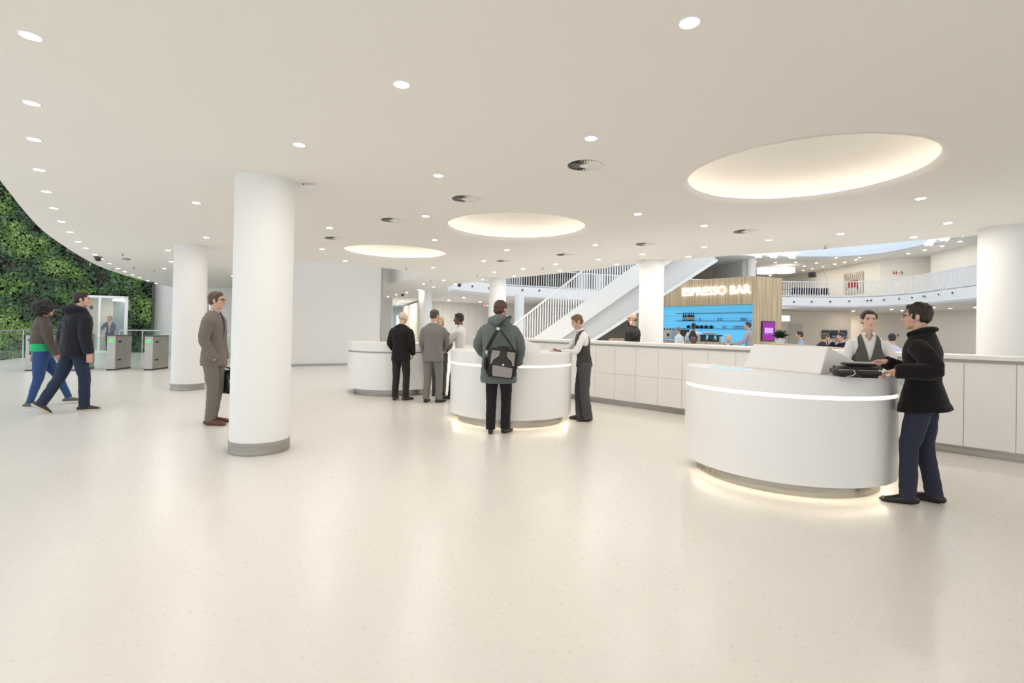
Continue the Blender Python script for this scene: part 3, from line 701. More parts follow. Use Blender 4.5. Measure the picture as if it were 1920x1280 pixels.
tr = MB().bar(Vector((C0.x, Ys+.3, C0.z)), Vector((C2.x, Ys+.3, C2.z)), .3, .10); obj('lower_edge', tr, WHITE, st)
tl = MB(); nst = 24
for k in range(nst):
    p = A0.lerp(A2, k/nst); tl.box((p.x+.15, Ys+1.0, max(.05, p.z-.12)), (.32, 1.7, .10))
obj('tread', tl, WHITE, st)
hr0, hr1 = D(967, 606, Ys), D(1090, 509, Ys); hd = (hr1-hr0).normalized(); H2 = hr0+hd*((5.6-hr0.z)/hd.z); H0 = hr0-hd*.6
obj('handrail', MB().bar(H0, H2, .06, .06), RAILW, st)
N = 62; n_b = 0
for k in range(N):
    x = H0.x+(H2.x-H0.x)*k/N; zt = H0.z+(H2.z-H0.z)*k/N
    za = A0.z+(A2.z-A0.z)*(x-A0.x)/(A2.x-A0.x); za = max(za, .02)
    if zt-za < .2: continue
    obj('baluster', MB().box((x, Ys+.05, (za+zt)/2), (.036, .05, zt-za)), RAILW, st)
# ================================================================== ESPRESSO BAR
def wood_mat():
    m = bpy.data.materials.new('oak_lamella'); m.use_nodes = True; nt = m.node_tree; b = nt.nodes['Principled BSDF']; L = nt.links.new
    tc = nt.nodes.new('ShaderNodeTexCoord'); mp = nt.nodes.new('ShaderNodeMapping'); L(tc.outputs['Object'], mp.inputs[0])
    mp.inputs['Scale'].default_value = (17, 17, .3)
    n = nt.nodes.new('ShaderNodeTexNoise'); n.inputs['Scale'].default_value = 1.6; n.inputs['Detail'].default_value = 6; L(mp.outputs[0], n.inputs[0])
    cr = nt.nodes.new('ShaderNodeValToRGB'); e = cr.color_ramp.elements; e[0].position = .36; e[0].color = (.40, .29, .16, 1); e[1].position = .62; e[1].color = (.66, .51, .33, 1)
    L(n.outputs[0], cr.inputs[0]); L(cr.outputs[0], b.inputs['Base Color']); b.inputs['Roughness'].default_value = .6; return m
WOOD = wood_mat()
K = 1.0
kc, kl, kr = Vector((8.97, 18.9)), Vector((5.6, 22.9)), Vector((10.35, 19.45))
blue = bpy.data.materials.new('blue_lit_glass'); blue.use_nodes = True
bb = blue.node_tree.nodes['Principled BSDF']; bb.inputs['Base Color'].default_value = (.12, .45, .75, 1); bb.inputs['Roughness'].default_value = .3
tcx = blue.node_tree.nodes.new('ShaderNodeTexCoord'); mpx = blue.node_tree.nodes.new('ShaderNodeMapping'); mpx.inputs['Scale'].default_value = (.3, .3, 14)
wnz = blue.node_tree.nodes.new('ShaderNodeTexNoise'); wnz.inputs['Scale'].default_value = 1.0
crx = blue.node_tree.nodes.new('ShaderNodeValToRGB'); crx.color_ramp.elements[0].position = .35; crx.color_ramp.elements[0].color = (.10, .52, .90, 1); crx.color_ramp.elements[1].position = .65; crx.color_ramp.elements[1].color = (.17, .66, 1, 1)
for a_, b_ in ((tcx.outputs['Object'], mpx.inputs[0]), (mpx.outputs[0], wnz.inputs[0]), (wnz.outputs[0], crx.inputs[0]), (crx.outputs[0], bb.inputs['Emission Color'])): blue.node_tree.links.new(a_, b_)
bb.inputs['Emission Strength'].default_value = .30
kd = (kl-kc).normalized(); kn = Vector((kd.y, -kd.x)); kn = kn if kn.dot(kc) < 0 else -kn    # faces the lobby
kL = (kl-kc).length
def kp(s, o): p = kc+kd*s+kn*o; return (p.x, p.y)
ztop = 3.57; zo = D(1411, 570, kc.y).z; zb = 1.05
kio = thing('espresso_bar', 'wood-clad espresso bar kiosk with a bright blue serving niche', 'bar kiosk', (kc.x, kc.y, 0))
def kobj(name, m, ma, par=kio, **k):
    m.v = [v-Vector((kc.x, kc.y, 0)) for v in m.v]; return obj(name, m, ma, par, **k)
hd_ = MB().prism([kp(0, 0), kp(kL, 0), kp(kL, -.35), kp(0, -.35)], zo, ztop)
kobj('header', hd_, WOOD)
kobj('end_wall', MB().prism([tuple(kc), tuple(kr), (kr.x+.3, kr.y+1.2), kp(.0, -1.3), kp(0, -.3)], 0, ztop), WOOD)
kobj('roof', MB().prism([kp(0, -.02), kp(kL, -.02), kp(kL, -2.4), (kr.x+.3, kr.y+1.2), tuple(kr)], ztop-.06, ztop-.005), WOOD)
kobj('back_panel', MB().prism([kp(-.0, -1.25), kp(kL, -1.25), kp(kL, -1.35), kp(-.0, -1.35)], 0, zo+.1), blue)
kobj('side_panel', MB().prism([kp(kL, 0), kp(kL+.15, 0), kp(kL+.15, -1.35), kp(kL, -1.35)], 0, ztop), WOOD)
kobj('bar_counter', MB().prism([kp(-.1, 1.9), kp(kL, 1.9), kp(kL, 1.3), kp(-.1, 1.3)], 0, 1.10), WOOD)
for k, zz in enumerate((575.0+10.5, 601.0, 616.5)):
    z = D(1380, zz, 19.9).z
    kobj('shelf', MB().prism([kp(.05, -1.24), kp(kL*.74, -1.24), kp(kL*.74, -1.04), kp(.05, -1.04)], z-.012, z+.012), mat('blue_glass_shelf', (.03, .22, .38), .2))
SHZ = [D(1380, q, 19.9).z+.013 for q in (585.5, 601, 616.5)]
# sign
me = text_mesh('ESPRESSO BAR', 1, .035)
xs = [v.co.x for v in me.vertices]; ys = [v.co.y for v in me.vertices]; x0, x1, y0_, y1_ = min(xs), max(xs), min(ys), max(ys)
def on_header(px, py):    # the point of the header plane seen at a measured pixel
    d = ray(px, py); kk = kc.dot(kn)+.05; t = kk/(d.x*kn.x+d.y*kn.y); return Vector((d.x*t, d.y*t, CAMH+d.z*t))
L0, L1, T0 = on_header(1279.5, 555), on_header(1407, 551), on_header(1279.5, 540)
wd = (L1-L0).length; hh = T0.z-L0.z
bm = bmesh.new(); bm.from_mesh(me)
ex = (Vector((L1.x, L1.y, 0))-Vector((L0.x, L0.y, 0))); ex.normalize()
for v in bm.verts:
    x = (v.co.x-x0)/(x1-x0)*wd; y = (v.co.y-y0_)/(y1_-y0_)*hh; z = v.co.z
    v.co = ex*x+Vector((0, 0, y))+Vector((kn.x, kn.y, 0))*z
bm.to_mesh(me); bm.free()
o = obj('illuminated_sign', me, emis('sign_white', (1, .98, .95), 1.3), loc=(L0.x, L0.y, L0.z), fix=False); tag(o, 'white illuminated ESPRESSO BAR lettering on the wooden kiosk', 'sign')
# purple menu screen
kd2 = (kr-kc).normalized(); kn2 = Vector((kd2.y, -kd2.x)); kn2 = kn2 if kn2.dot(kc) < 0 else -kn2
def on_end(px, py):
    d = ray(px, py); kk = kc.dot(kn2)+.03; t = kk/(d.x*kn2.x+d.y*kn2.y); return Vector((d.x*t, d.y*t, CAMH+d.z*t))
a = on_end(1427.5, 639); b = on_end(1453, 602.5)
W2 = (Vector((b.x, b.y))-Vector((a.x, a.y))).length; H2_ = b.z-a.z; rz2 = math.atan2(kd2.y, kd2.x)
t = thing('menu_screen', 'purple menu screen in a black frame on the end of the wooden kiosk', 'screen', (a.x, a.y, a.z), rz2)
obj('frame', MB().box((W2/2, 0, H2_/2), (W2, .05, H2_)), BLACK, t, bevel=.008)
obj('display', MB().box((W2/2, -.028, H2_/2), (W2-.08, .006, H2_-.08)), emis('purple_screen', (.20, .028, .22), .9), t)
ic = MB()
for k in range(4): ic.box((W2/2-.165+k*.11, -.033, H2_*.53), (.085, .004, .20))
for k in range(4): ic.box((W2/2-.165+k*.11, -.033, H2_*.34), (.06, .004, .012))
obj('menu_icon', ic, emis('menu_icons', (.45, .30, .75), .9), t)
ic = MB()
for k in range(4): ic.cyl((W2/2-.165+k*.11, 0), .02, -.036, -.035, 12)
# bottles, pots, glasses on the shelves
def lat(name, prof, ma, n=14, par=None): return obj(name, MB().lathe(prof, n=n), ma, par, smooth=True)
bot = thing('syrup_bottle', '', 'bottle'); lat('bottle_body', [(.001, 0), (.042, 0), (.042, .19), (.016, .25), (.014, .31), (.001, .31)], mat('dark_bottle', (.06, .05, .04), .2), par=bot); lat('label_band', [(.0425, .03), (.0425, .15)], mat('cream_label', (.72, .62, .55), .6), par=bot); lat('cap', [(.001, .31), (.018, .31), (.018, .34), (.001, .34)], mat('green_cap', (.05, .35, .2), .4), par=bot)
fst = True
names = ['syrup bottle with a cream label, leftmost on the upper blue shelf', 'second syrup bottle from the left on the upper blue shelf', 'third syrup bottle on the upper blue shelf', 'fourth syrup bottle on the upper blue shelf', 'fifth syrup bottle on the upper blue shelf', 'rightmost syrup bottle in the row on the upper blue shelf']
def shelf_pt(px, o=-1.14):
    d = ray(px, 600); kk = kc.dot(kn)+o; t = kk/(d.x*kn.x+d.y*kn.y); return d.x*t, d.y*t
for i, px in enumerate((1281.5, 1285.5, 1290, 1293, 1296.5, 1300)):
    x, y = shelf_pt(px)
    if fst: bot.location = (x, y, SHZ[1]); bot['label'] = names[i]; bot['group'] = 'bottles on the blue shelf'; bot.scale = (1.05,)*3; fst = False
    else: dup(bot, (x, y, SHZ[1]), label=names[i])
pot = thing('coffee_pot', '', 'pot'); lat('pot_body', [(.001, 0), (.07, 0), (.08, .05), (.06, .10), (.03, .13), (.001, .14)], BLACK, 18, pot); obj('handle', MB().tube([(.06, 0, .03), (.12, 0, .05), (.12, 0, .09), (.05, 0, .10)], [.008]*4), BLACK, pot); obj('spout', MB().tube([(-.06, 0, .04), (-.10, 0, .07), (-.12, 0, .10)], [.014, .01, .008]), STEEL2, pot)
pn = ['small black coffee pot left of the barista on the lowest blue shelf', 'small black coffee pot just right of the barista head', 'small black coffee pot in the middle of the lowest blue shelf', 'fourth small black coffee pot on the lowest blue shelf', 'rightmost small black coffee pot on the lowest blue shelf']
for i, px in enumerate((1291, 1307.5, 1315.5, 1324, 1333.5)):
    x, y = shelf_pt(px)
    if i == 0: pot.location = (x, y, SHZ[2]); pot['label'] = pn[0]; pot['group'] = 'coffee pots on the blue shelf'
    else: dup(pot, (x, y, SHZ[2]), label=pn[i])
gl = tag(lat('drinking_glass', [(.03, 0), (.038, .12), (.036, .12), (.028, .006), (.001, .006)], mat('tumbler', (.42, .68, .85), .1), 12), '', 'glass', 'glasses on the blue shelves')
fst = True
for px, sh in [(1312, 1), (1347, 1), (1352, 1), (1390, 1), (1394, 1), (1398, 1), (1376, 2), (1380, 2), (1384, 2), (1388, 2), (1392, 2), (1396, 2), (1356, 2), (1360, 2)]:
    x, y = shelf_pt(px); lb = 'clear drinking glass on the %s blue shelf of the bar' % ('upper' if sh == 1 else 'lowest')
    if fst: gl.location = (x, y, SHZ[sh]); gl['label'] = lb; fst = False
    else: q = gl.copy(); C.objects.link(q); q.location = (x, y, SHZ[sh]); q['label'] = lb
# things on the bar counter
def bar_pt(px, o=1.6): return shelf_pt(px, o)
x, y = bar_pt(1334)
t = thing('pastry_display', 'low glass pastry display with baked goods on the bar', 'display case', (x, y, 1.10), math.atan2(kd.y, kd.x))
obj('case_frame', MB().box((0, 0, .02), (.62, .36, .04)).box((0, 0, .24), (.66, .40, .025)).box((-.31, 0, .13), (.03, .36, .22)).box((.31, 0, .13), (.03, .36, .22)).box((.0, 0, .13), (.03, .36, .22)), BLACK, t)
obj('front_glass', MB().box((0, .19, .13), (.6, .008, .2)), GLASS2, t)
past = tag(obj('pastry', MB().ell((0, 0, .03), (.055, .04, .03)), mat('golden_crust', (.72, .45, .22), .6), smooth=True), '', 'pastry', 'pastries on the bar'); fst = True
for i, (px, zz, c) in enumerate([(1321, 1.365, 0), (1325, 1.365, 0), (1329, 1.37, 0), (1333, 1.37, 0), (1337, 1.365, 1), (1341, 1.365, 1), (1319, 1.14, 0), (1328, 1.14, 2), (1340, 1.14, 1), (1349, 1.14, 2)]):
    x, y = bar_pt(px); q = past if fst else past.copy()
    if not fst: C.objects.link(q)
    fst = False; q.location = (x, y, zz-.0); q['label'] = 'golden baked roll piled on top of the bar display' if zz > 1.3 else 'pale sandwich roll inside the bar display'; q.scale = (1, 1, 1)
x, y = bar_pt(1251)
t = thing('coffee_machine', 'steel coffee machine at the left end of the bar beside the white column', 'coffee machine', (x, y, 1.10), math.atan2(kd.y, kd.x))
obj('machine_body', MB().box((0, 0, .22), (.75, .45, .36)), STEEL2, t, bevel=.03); obj('cup_tray', MB().box((0, 0, .41), (.7, .4, .02)), BLACK, t); 
for k in (-.2, .1): obj('brew_head', MB().cyl((k, .26), .035, .16, .26, 16), BLACK, t)
for k in range(5): obj('cup', MB().lathe([(.02, .42), (.035, .48), (.03, .48), (.001, .43)], (-.28+k*.13, .0, 0), 12), mat('brown_cup', (.35, .16, .10), .4), t)
x, y = bar_pt(1284)
t = thing('till_monitor', 'small dark till monitor beside the barista', 'monitor', (x, y, 1.10), math.atan2(kd.y, kd.x)+.5); obj('stand', MB().box((0, 0, .1), (.05, .05, .2)).box((0, 0, .01), (.2, .16, .02)), BLACK, t); obj('screen', MB().box((0, 0, .30), (.34, .03, .26), M=Matrix.Rotation(.35, 3, 'X')), BLACK, t)
gp_ = obj('glass_stack', MB().lathe([(.03, 0), (.04, .1), (.001, .1)], n=10).lathe([(.03, .1), (.04, .2), (.001, .2)], n=10), mat('tumbler2', (.62, .74, .85), .1), loc=(*bar_pt(1310), 1.10)); tag(gp_, 'stack of clear tumblers on the bar right of the barista', 'glasses', 'tumbler stacks on the bar')
for px, side in ((1313, 'left'), (1316, 'left'), (1346, 'right'), (1350, 'right'), (1353, 'right')): q = gp_.copy(); C.objects.link(q); q.location = (*bar_pt(px), 1.10); q['label'] = 'stack of clear tumblers %s of the pastry display on the bar' % side
gp_['label'] = 'stack of clear tumblers left of the pastry display on the bar'
# wooden low counter towards the lounge, plant
a, b = D(1440, 642.5, 16.0), D(1660, 657, 9.8)
m = MB().bar((a.x, a.y, a.z-.03), (b.x, b.y, a.z-.03), .6, .06); m.bar((a.x, a.y+.1, .55), (b.x, b.y+.1, .55), .08, 1.0)
tag(obj('lounge_counter', m, WOOD), 'low wooden ledge running from the kiosk toward the seated guests', 'ledge')
p = D(1465, 643, 16.3)
t = thing('potted_plant', 'dark green potted plant on the wooden ledge right of the kiosk', 'plant', (p.x-.1, p.y-.1, a.z))
obj('pot', MB().lathe([(.001, 0), (.12, 0), (.16, .16), (.14, .16), (.001, .14)], n=20), WHITE, t, smooth=.8)
m = MB(); r_ = random.Random(5)
for k in range(150):
    a_ = r_.uniform(0, 2*PI); el = r_.uniform(.1, 1.45); L_ = r_.uniform(.22, .42); d = Vector((math.cos(a_)*math.cos(el), math.sin(a_)*math.cos(el), math.sin(el))); s_ = d.cross(Vector((0, 0, 1))).normalized()*.028; o_ = Vector((0, 0, .14))
    m.poly([o_, o_+d*L_*.5+s_, o_+d*L_+Vector((0, 0, -.06)), o_+d*L_*.5-s_])
obj('foliage', m, mat('dark_plant', (.02, .05, .018), .5), t, fix=False)
# ================================================================== UPPER FLOOR FURNITURE
def chair(): 
    t = thing('tub_chair', '', 'chair'); cm = mat('aubergine_fabric', (.035, .022, .045), .8)
    obj('seat', MB().box((0, 0, .42), (.56, .54, .14)), cm, t, bevel=.03)
    obj('backrest', MB().lathe([(.31, .36), (.33, .82), (.27, .82), (.25, .36)], n=20, a0=PI*1.0, a1=2*PI), cm, t, smooth=.8)
    for sx in (-1, 1):
        for sy in (-1, 1): obj('leg', MB().box((sx*.22, sy*.2, .18), (.035, .035, .36)), STEEL2, t)
    return t
ch = chair(); fst = True; YB = 39.6
cl = ['aubergine tub chair, leftmost of the row behind the balcony railing', 'second aubergine tub chair from the left behind the railing', 'third aubergine tub chair from the left behind the railing', 'aubergine tub chair nearest the arched floor lamp']
for i, px in enumerate((1493, 1509.5, 1527, 1545)):
    p = D(px, 550, YB); 
    if fst: ch.location = (p.x, YB, ZF); ch['label'] = cl[0]; ch['group'] = 'tub chairs on the upper floor'; fst = False
    else: dup(ch, (p.x, YB, ZF), label=cl[i])
tb = thing('cafe_table', '', 'table'); obj('table_top', MB().box((0, 0, .73), (.75, .75, .03)), DARKG, tb)
for s_ in (-1, 1): obj('leg', MB().bar((s_*.3, 0, .0), (-s_*.3, 0, .71), .03, .03, up=Vector((0, 1, 0))), RAILW, tb)
tbs = ['small dark table between the first two upper floor chairs', 'small dark table between the middle upper floor chairs', 'small dark table between the last two upper floor chairs', 'small dark table at the left of the upper chair row']
for i, px in enumerate((1501, 1518.5, 1536, 1481)):
    p = D(px, 550, YB)
    if i == 0: tb.location = (p.x, YB+.4, ZF); tb['label'] = tbs[0]; tb['group'] = 'cafe tables on the upper floor'
    else: dup(tb, (p.x, YB+.4, ZF), label=tbs[i])
p = D(1549.5, 553, YB+.6)
t = thing('arc_floor_lamp', 'tall arched floor lamp with a black drum shade on the upper floor', 'floor lamp', (p.x, p.y, ZF))
sx = D(1522.5, 515, YB+.6); top = D(1538, 508.5, YB+.6)
dx = sx.x-p.x
obj('base', MB().cyl((0, 0), .2, 0, .05, 24), RAILW, t); 
obj('pole', MB().tube([(0, 0, .03), (.03, 0, 1.0), (-.02, 0, 1.75), (-.28, 0, 2.25), (-.62, 0, 2.38), (dx*.85, 0, 2.30), (dx, 0, 2.05)], [.014]*7, n=8), GREYM, t)
sh = obj('lamp_shade', MB().lathe([(.27, 0), (.31, -.36), (.30, -.36), (.26, 0), (.001, 0)], (dx, 0, sx.z-ZF+.18), 32), BLACK, t, smooth=.8)
dp = None
for px, py, Yq, wpx, lb in ((1471.5, 506.5, 42, 34, 'large white drum pendant lamp right of the upper column'), (1437, 508, 44, 32, 'large white drum pendant lamp partly behind the upper column'), (1461, 596.5, 40, 45, 'large white drum pendant lamp under the balcony beside the kiosk')):
    p = D(px, py, Yq)
    if dp is None:
        dp = thing('drum_pendant', lb, 'pendant lamp', p, 0, 'white drum pendants'); R_ = wpx/2/F*Yq
        obj('lamp_shade', MB().lathe([(.001, -.22), (R_, -.22), (R_, .2), (.001, .2)], n=48), emis('drum_glow', (1, .93, .84), .8), dp, smooth=.8); obj('cord', MB().box((0, 0, .35), (.02, .02, .35)), GREYM, dp)
    else: dup(dp, p, label=lb)
# painting and signs on the upper wall (x = 27.2)
def on_x(px, py, X): d = ray(px, py); k = X/d.x; return Vector((X, d.y*k, CAMH+d.z*k))
a, b = on_x(1582, 551, 27.17), on_x(1618, 508, 27.17)
t = thing('wall_painting', 'tall pale painting of a red armchair shape under bare twigs', 'painting', (27.17, (a.y+b.y)/2, (a.z+b.z)/2)); Wp, Hp = abs(a.y-b.y), abs(b.z-a.z)
obj('canvas', MB().box((0, 0, 0), (.05, Wp, Hp)), mat('canvas_beige', (.62, .57, .50), .8, var=.2, vscale=2), t); obj('red_shape', MB().box((-.03, 0.0, -.1), (.01, Wp*.55, Hp*.34)).box((-.03, .3*Wp, -.42*Hp/2-.1), (.01, .06*Wp, .2*Hp)).box((-.03, -.25*Wp, -.42*Hp/2-.1), (.01, .06*Wp, .2*Hp)), mat('brick_red', (.35, .05, .04), .7), t)
m = MB()
for k in range(9): m.bar((-.03, -.35*Wp+k*.085*Wp, .08*Hp), (-.03, -.42*Wp+k*.11*Wp, (.38+.04*(k % 3))*Hp), .02, .02)
obj('twig', m, mat('twig_brown', (.2, .14, .1), .7), t)
pm = MB()
for px in (1676, 1680.5):
    a = D(px, 511, 36.2); pm.box((a.x, a.y, a.z+.12), (.06, .02, .06)).box((a.x, a.y, a.z-.03), (.09, .02, .18))
tag(obj('restroom_sign', pm, mat('sign_red', (.45, .05, .08), .6)), 'red restroom pictograms on the upper wall above the balcony', 'sign')
a = D(1688, 511.5, 36.2); m = MB().bar((a.x-.22, a.y, a.z), (a.x+.2, a.y, a.z), .02, .035).bar((a.x+.2, a.y, a.z), (a.x+.05, a.y, a.z+.14), .02, .035).bar((a.x+.2, a.y, a.z), (a.x+.05, a.y, a.z-.14), .02, .035)
tag(obj('arrow_sign', m, DARKG), 'thin dark arrow on the upper wall beside the restroom pictograms', 'sign')
a = D(1681, 628.5, 41); m = MB().bar((a.x-.25, a.y, a.z), (a.x+.22, a.y, a.z), .02, .04).bar((a.x+.22, a.y, a.z), (a.x+.05, a.y, a.z+.16), .02, .04).bar((a.x+.22, a.y, a.z), (a.x+.05, a.y, a.z-.16), .02, .04)
tag(obj('arrow_sign', m, DARKG), 'thin dark arrow on the lower wall between the two figures at the nearest desk', 'sign')
a = D(912.5, 572.5, 40); t = thing('exit_sign', 'small red and green sign at the top of the far panelled wall', 'sign', a); obj('housing', MB().box((0, 0, 0), (.42, .06, .24)), mat('sign_green', (.03, .12, .08), .4), t); obj('pictogram', MB().box((-.1, -.035, 0), (.16, .01, .18)), mat('sign_red2', (.6, .05, .04), .5), t); obj('pictogram', MB().box((.1, -.035, 0), (.1, .01, .1)), emis('sign_lit', (.8, 1, .9), 1.5), t)
# pictures and screen on the warm wall
fst = None
for px, lb in ((1548.5, 'left of three dark blue wall pictures in the lounge'), (1564, 'middle of three dark blue wall pictures in the lounge'), (1581.5, 'right of three dark blue wall pictures in the lounge')):
    a = D(px, 626.5, 44)
    if fst is None:
        fst = thing('wall_picture', lb, 'picture', a, 0, 'pictures on the lounge wall'); obj('print', MB().box((0, 0, .0), (.62, .05, .70)), mat('night_blue', (.04, .06, .10), .6), fst); obj('horizon_band', MB().box((0, -.03, -.2), (.62, .01, .16)), mat('blue_band', (.22, .32, .45), .6), fst)
    else: dup(fst, a, label=lb)
struct('wall_picture_side', MB().box((25, 44.15, 1.7), (9, .1, 3.4)), WARM)
a = D(1552.5, 629, 38); t = thing('television', 'black television screen in front of the lounge pictures', 'television', a); obj('screen', MB().box((0, 0, 0), (.55, .06, .32)), BLACK, t); obj('stand', MB().box((0, .05, -a.z/2), (.06, .05, a.z)), BLACK, t)
struct('door_3', MB().box((D(1493, 628, 43.9).x, 44.05, 1.15), (1.15, .06, 2.3)), mat('lounge_door', (.66, .60, .52), .5))
# grey screens seen between the distant columns behind the white panels, brown slats on the upper left
m = MB().box((D(1003, 525, 41).x, 41.0, 5.6), (1.9, .1, 2.6)); struct('wall_brown_panel', m, mat('brown_slats', (.13, .07, .045), .6))
struct('window_2', MB().box((D(1150, 525, 41).x, 41.3, 5.6), (6.0, .1, 2.6)), mat('dim_glass', (.22, .24, .25), .2))
struct('window_3', MB().box((D(1462, 530, 52).x, 52.0, 5.6), (2.2, .1, 2.7)), mat('dim_glass2', (.20, .24, .24), .3))
struct('window_4', MB().box((D(955, 525, 41).x, 41.1, 5.6), (.7, .1, 2.6)), mat('dim_glass', (.22, .24, .25), .2))
# twin spotlights on the upper fascia
sp = None
for px, py, lb in ((1422, 477.5, 'twin spotlight above the upper column on the high white fascia'), (1451, 477.5, 'twin spotlight right of the upper column on the high fascia'), (1486, 478.5, 'twin spotlight over the arched lamp side of the high fascia'), (1741, 459.5, 'leftmost twin spotlight of the right-hand trio under the roof edge'), (1770, 452, 'middle twin spotlight of the right-hand trio under the roof edge'), (1800, 446, 'twin spotlight closest to the end column')):
    p, d = nearest_balc(px, py); p = p*.99; p.z = 7.06+.0; 
    if sp is None:
        sp = thing('twin_spotlight', lb, 'spotlight', p, 0, 'twin spotlights on the high fascia'); obj('bracket', MB().box((.35, 0, .02), (.5, .1, .1)), STEEL2, sp)
        for s_ in (-.13, .13): h = obj('spot_head', MB().ell((s_, 0, -.02), (.11, .11, .11)), emis('spot_glow', (1, .97, .92), 6), sp, smooth=True)
    else: dup(sp, p, label=lb)
# small items on desks
t = thing('intercom_panel', 'grey card reader above a small dotted speaker grille on the counter cabinets', 'card reader', (0, 0, 0))
pp = None
d = ray(1686, 716); kk = P0.dot(nrm)+.014; tt = kk/(d.x*nrm.x+d.y*nrm.y); pp = Vector((d.x*tt, d.y*tt, CAMH+d.z*tt)); t.location = pp; t.rotation_euler = (0, 0, math.atan2(u.y, u.x))
obj('reader', MB().box((0, 0, .0), (.11, .02, .085)), STEEL2, t); obj('reader_window', MB().box((.02, .011, .005), (.04, .006, .045)), BLACK, t)
m = MB()
for i in range(5):
    for k in range(4): m.box((-.05+i*.02, .004, -.08-k*.02), (.006, .006, .006))
obj('speaker_grille', m, DARKG, t)
t = thing('bench_slats', 'low pale stepped bench at the foot of the narrow white wall', 'bench', (D(728, 640, 19.5).x, 19.5, 0))
for k in range(3): obj('step', MB().box((0, .35*k, .18+.2*k), (.9, .35, .06)), mat('pale_slat', (.62, .59, .53), .6), t)
obj('side_panel', MB().box((.47, .35, .3), (.04, 1.1, .6)), WALLW, t)
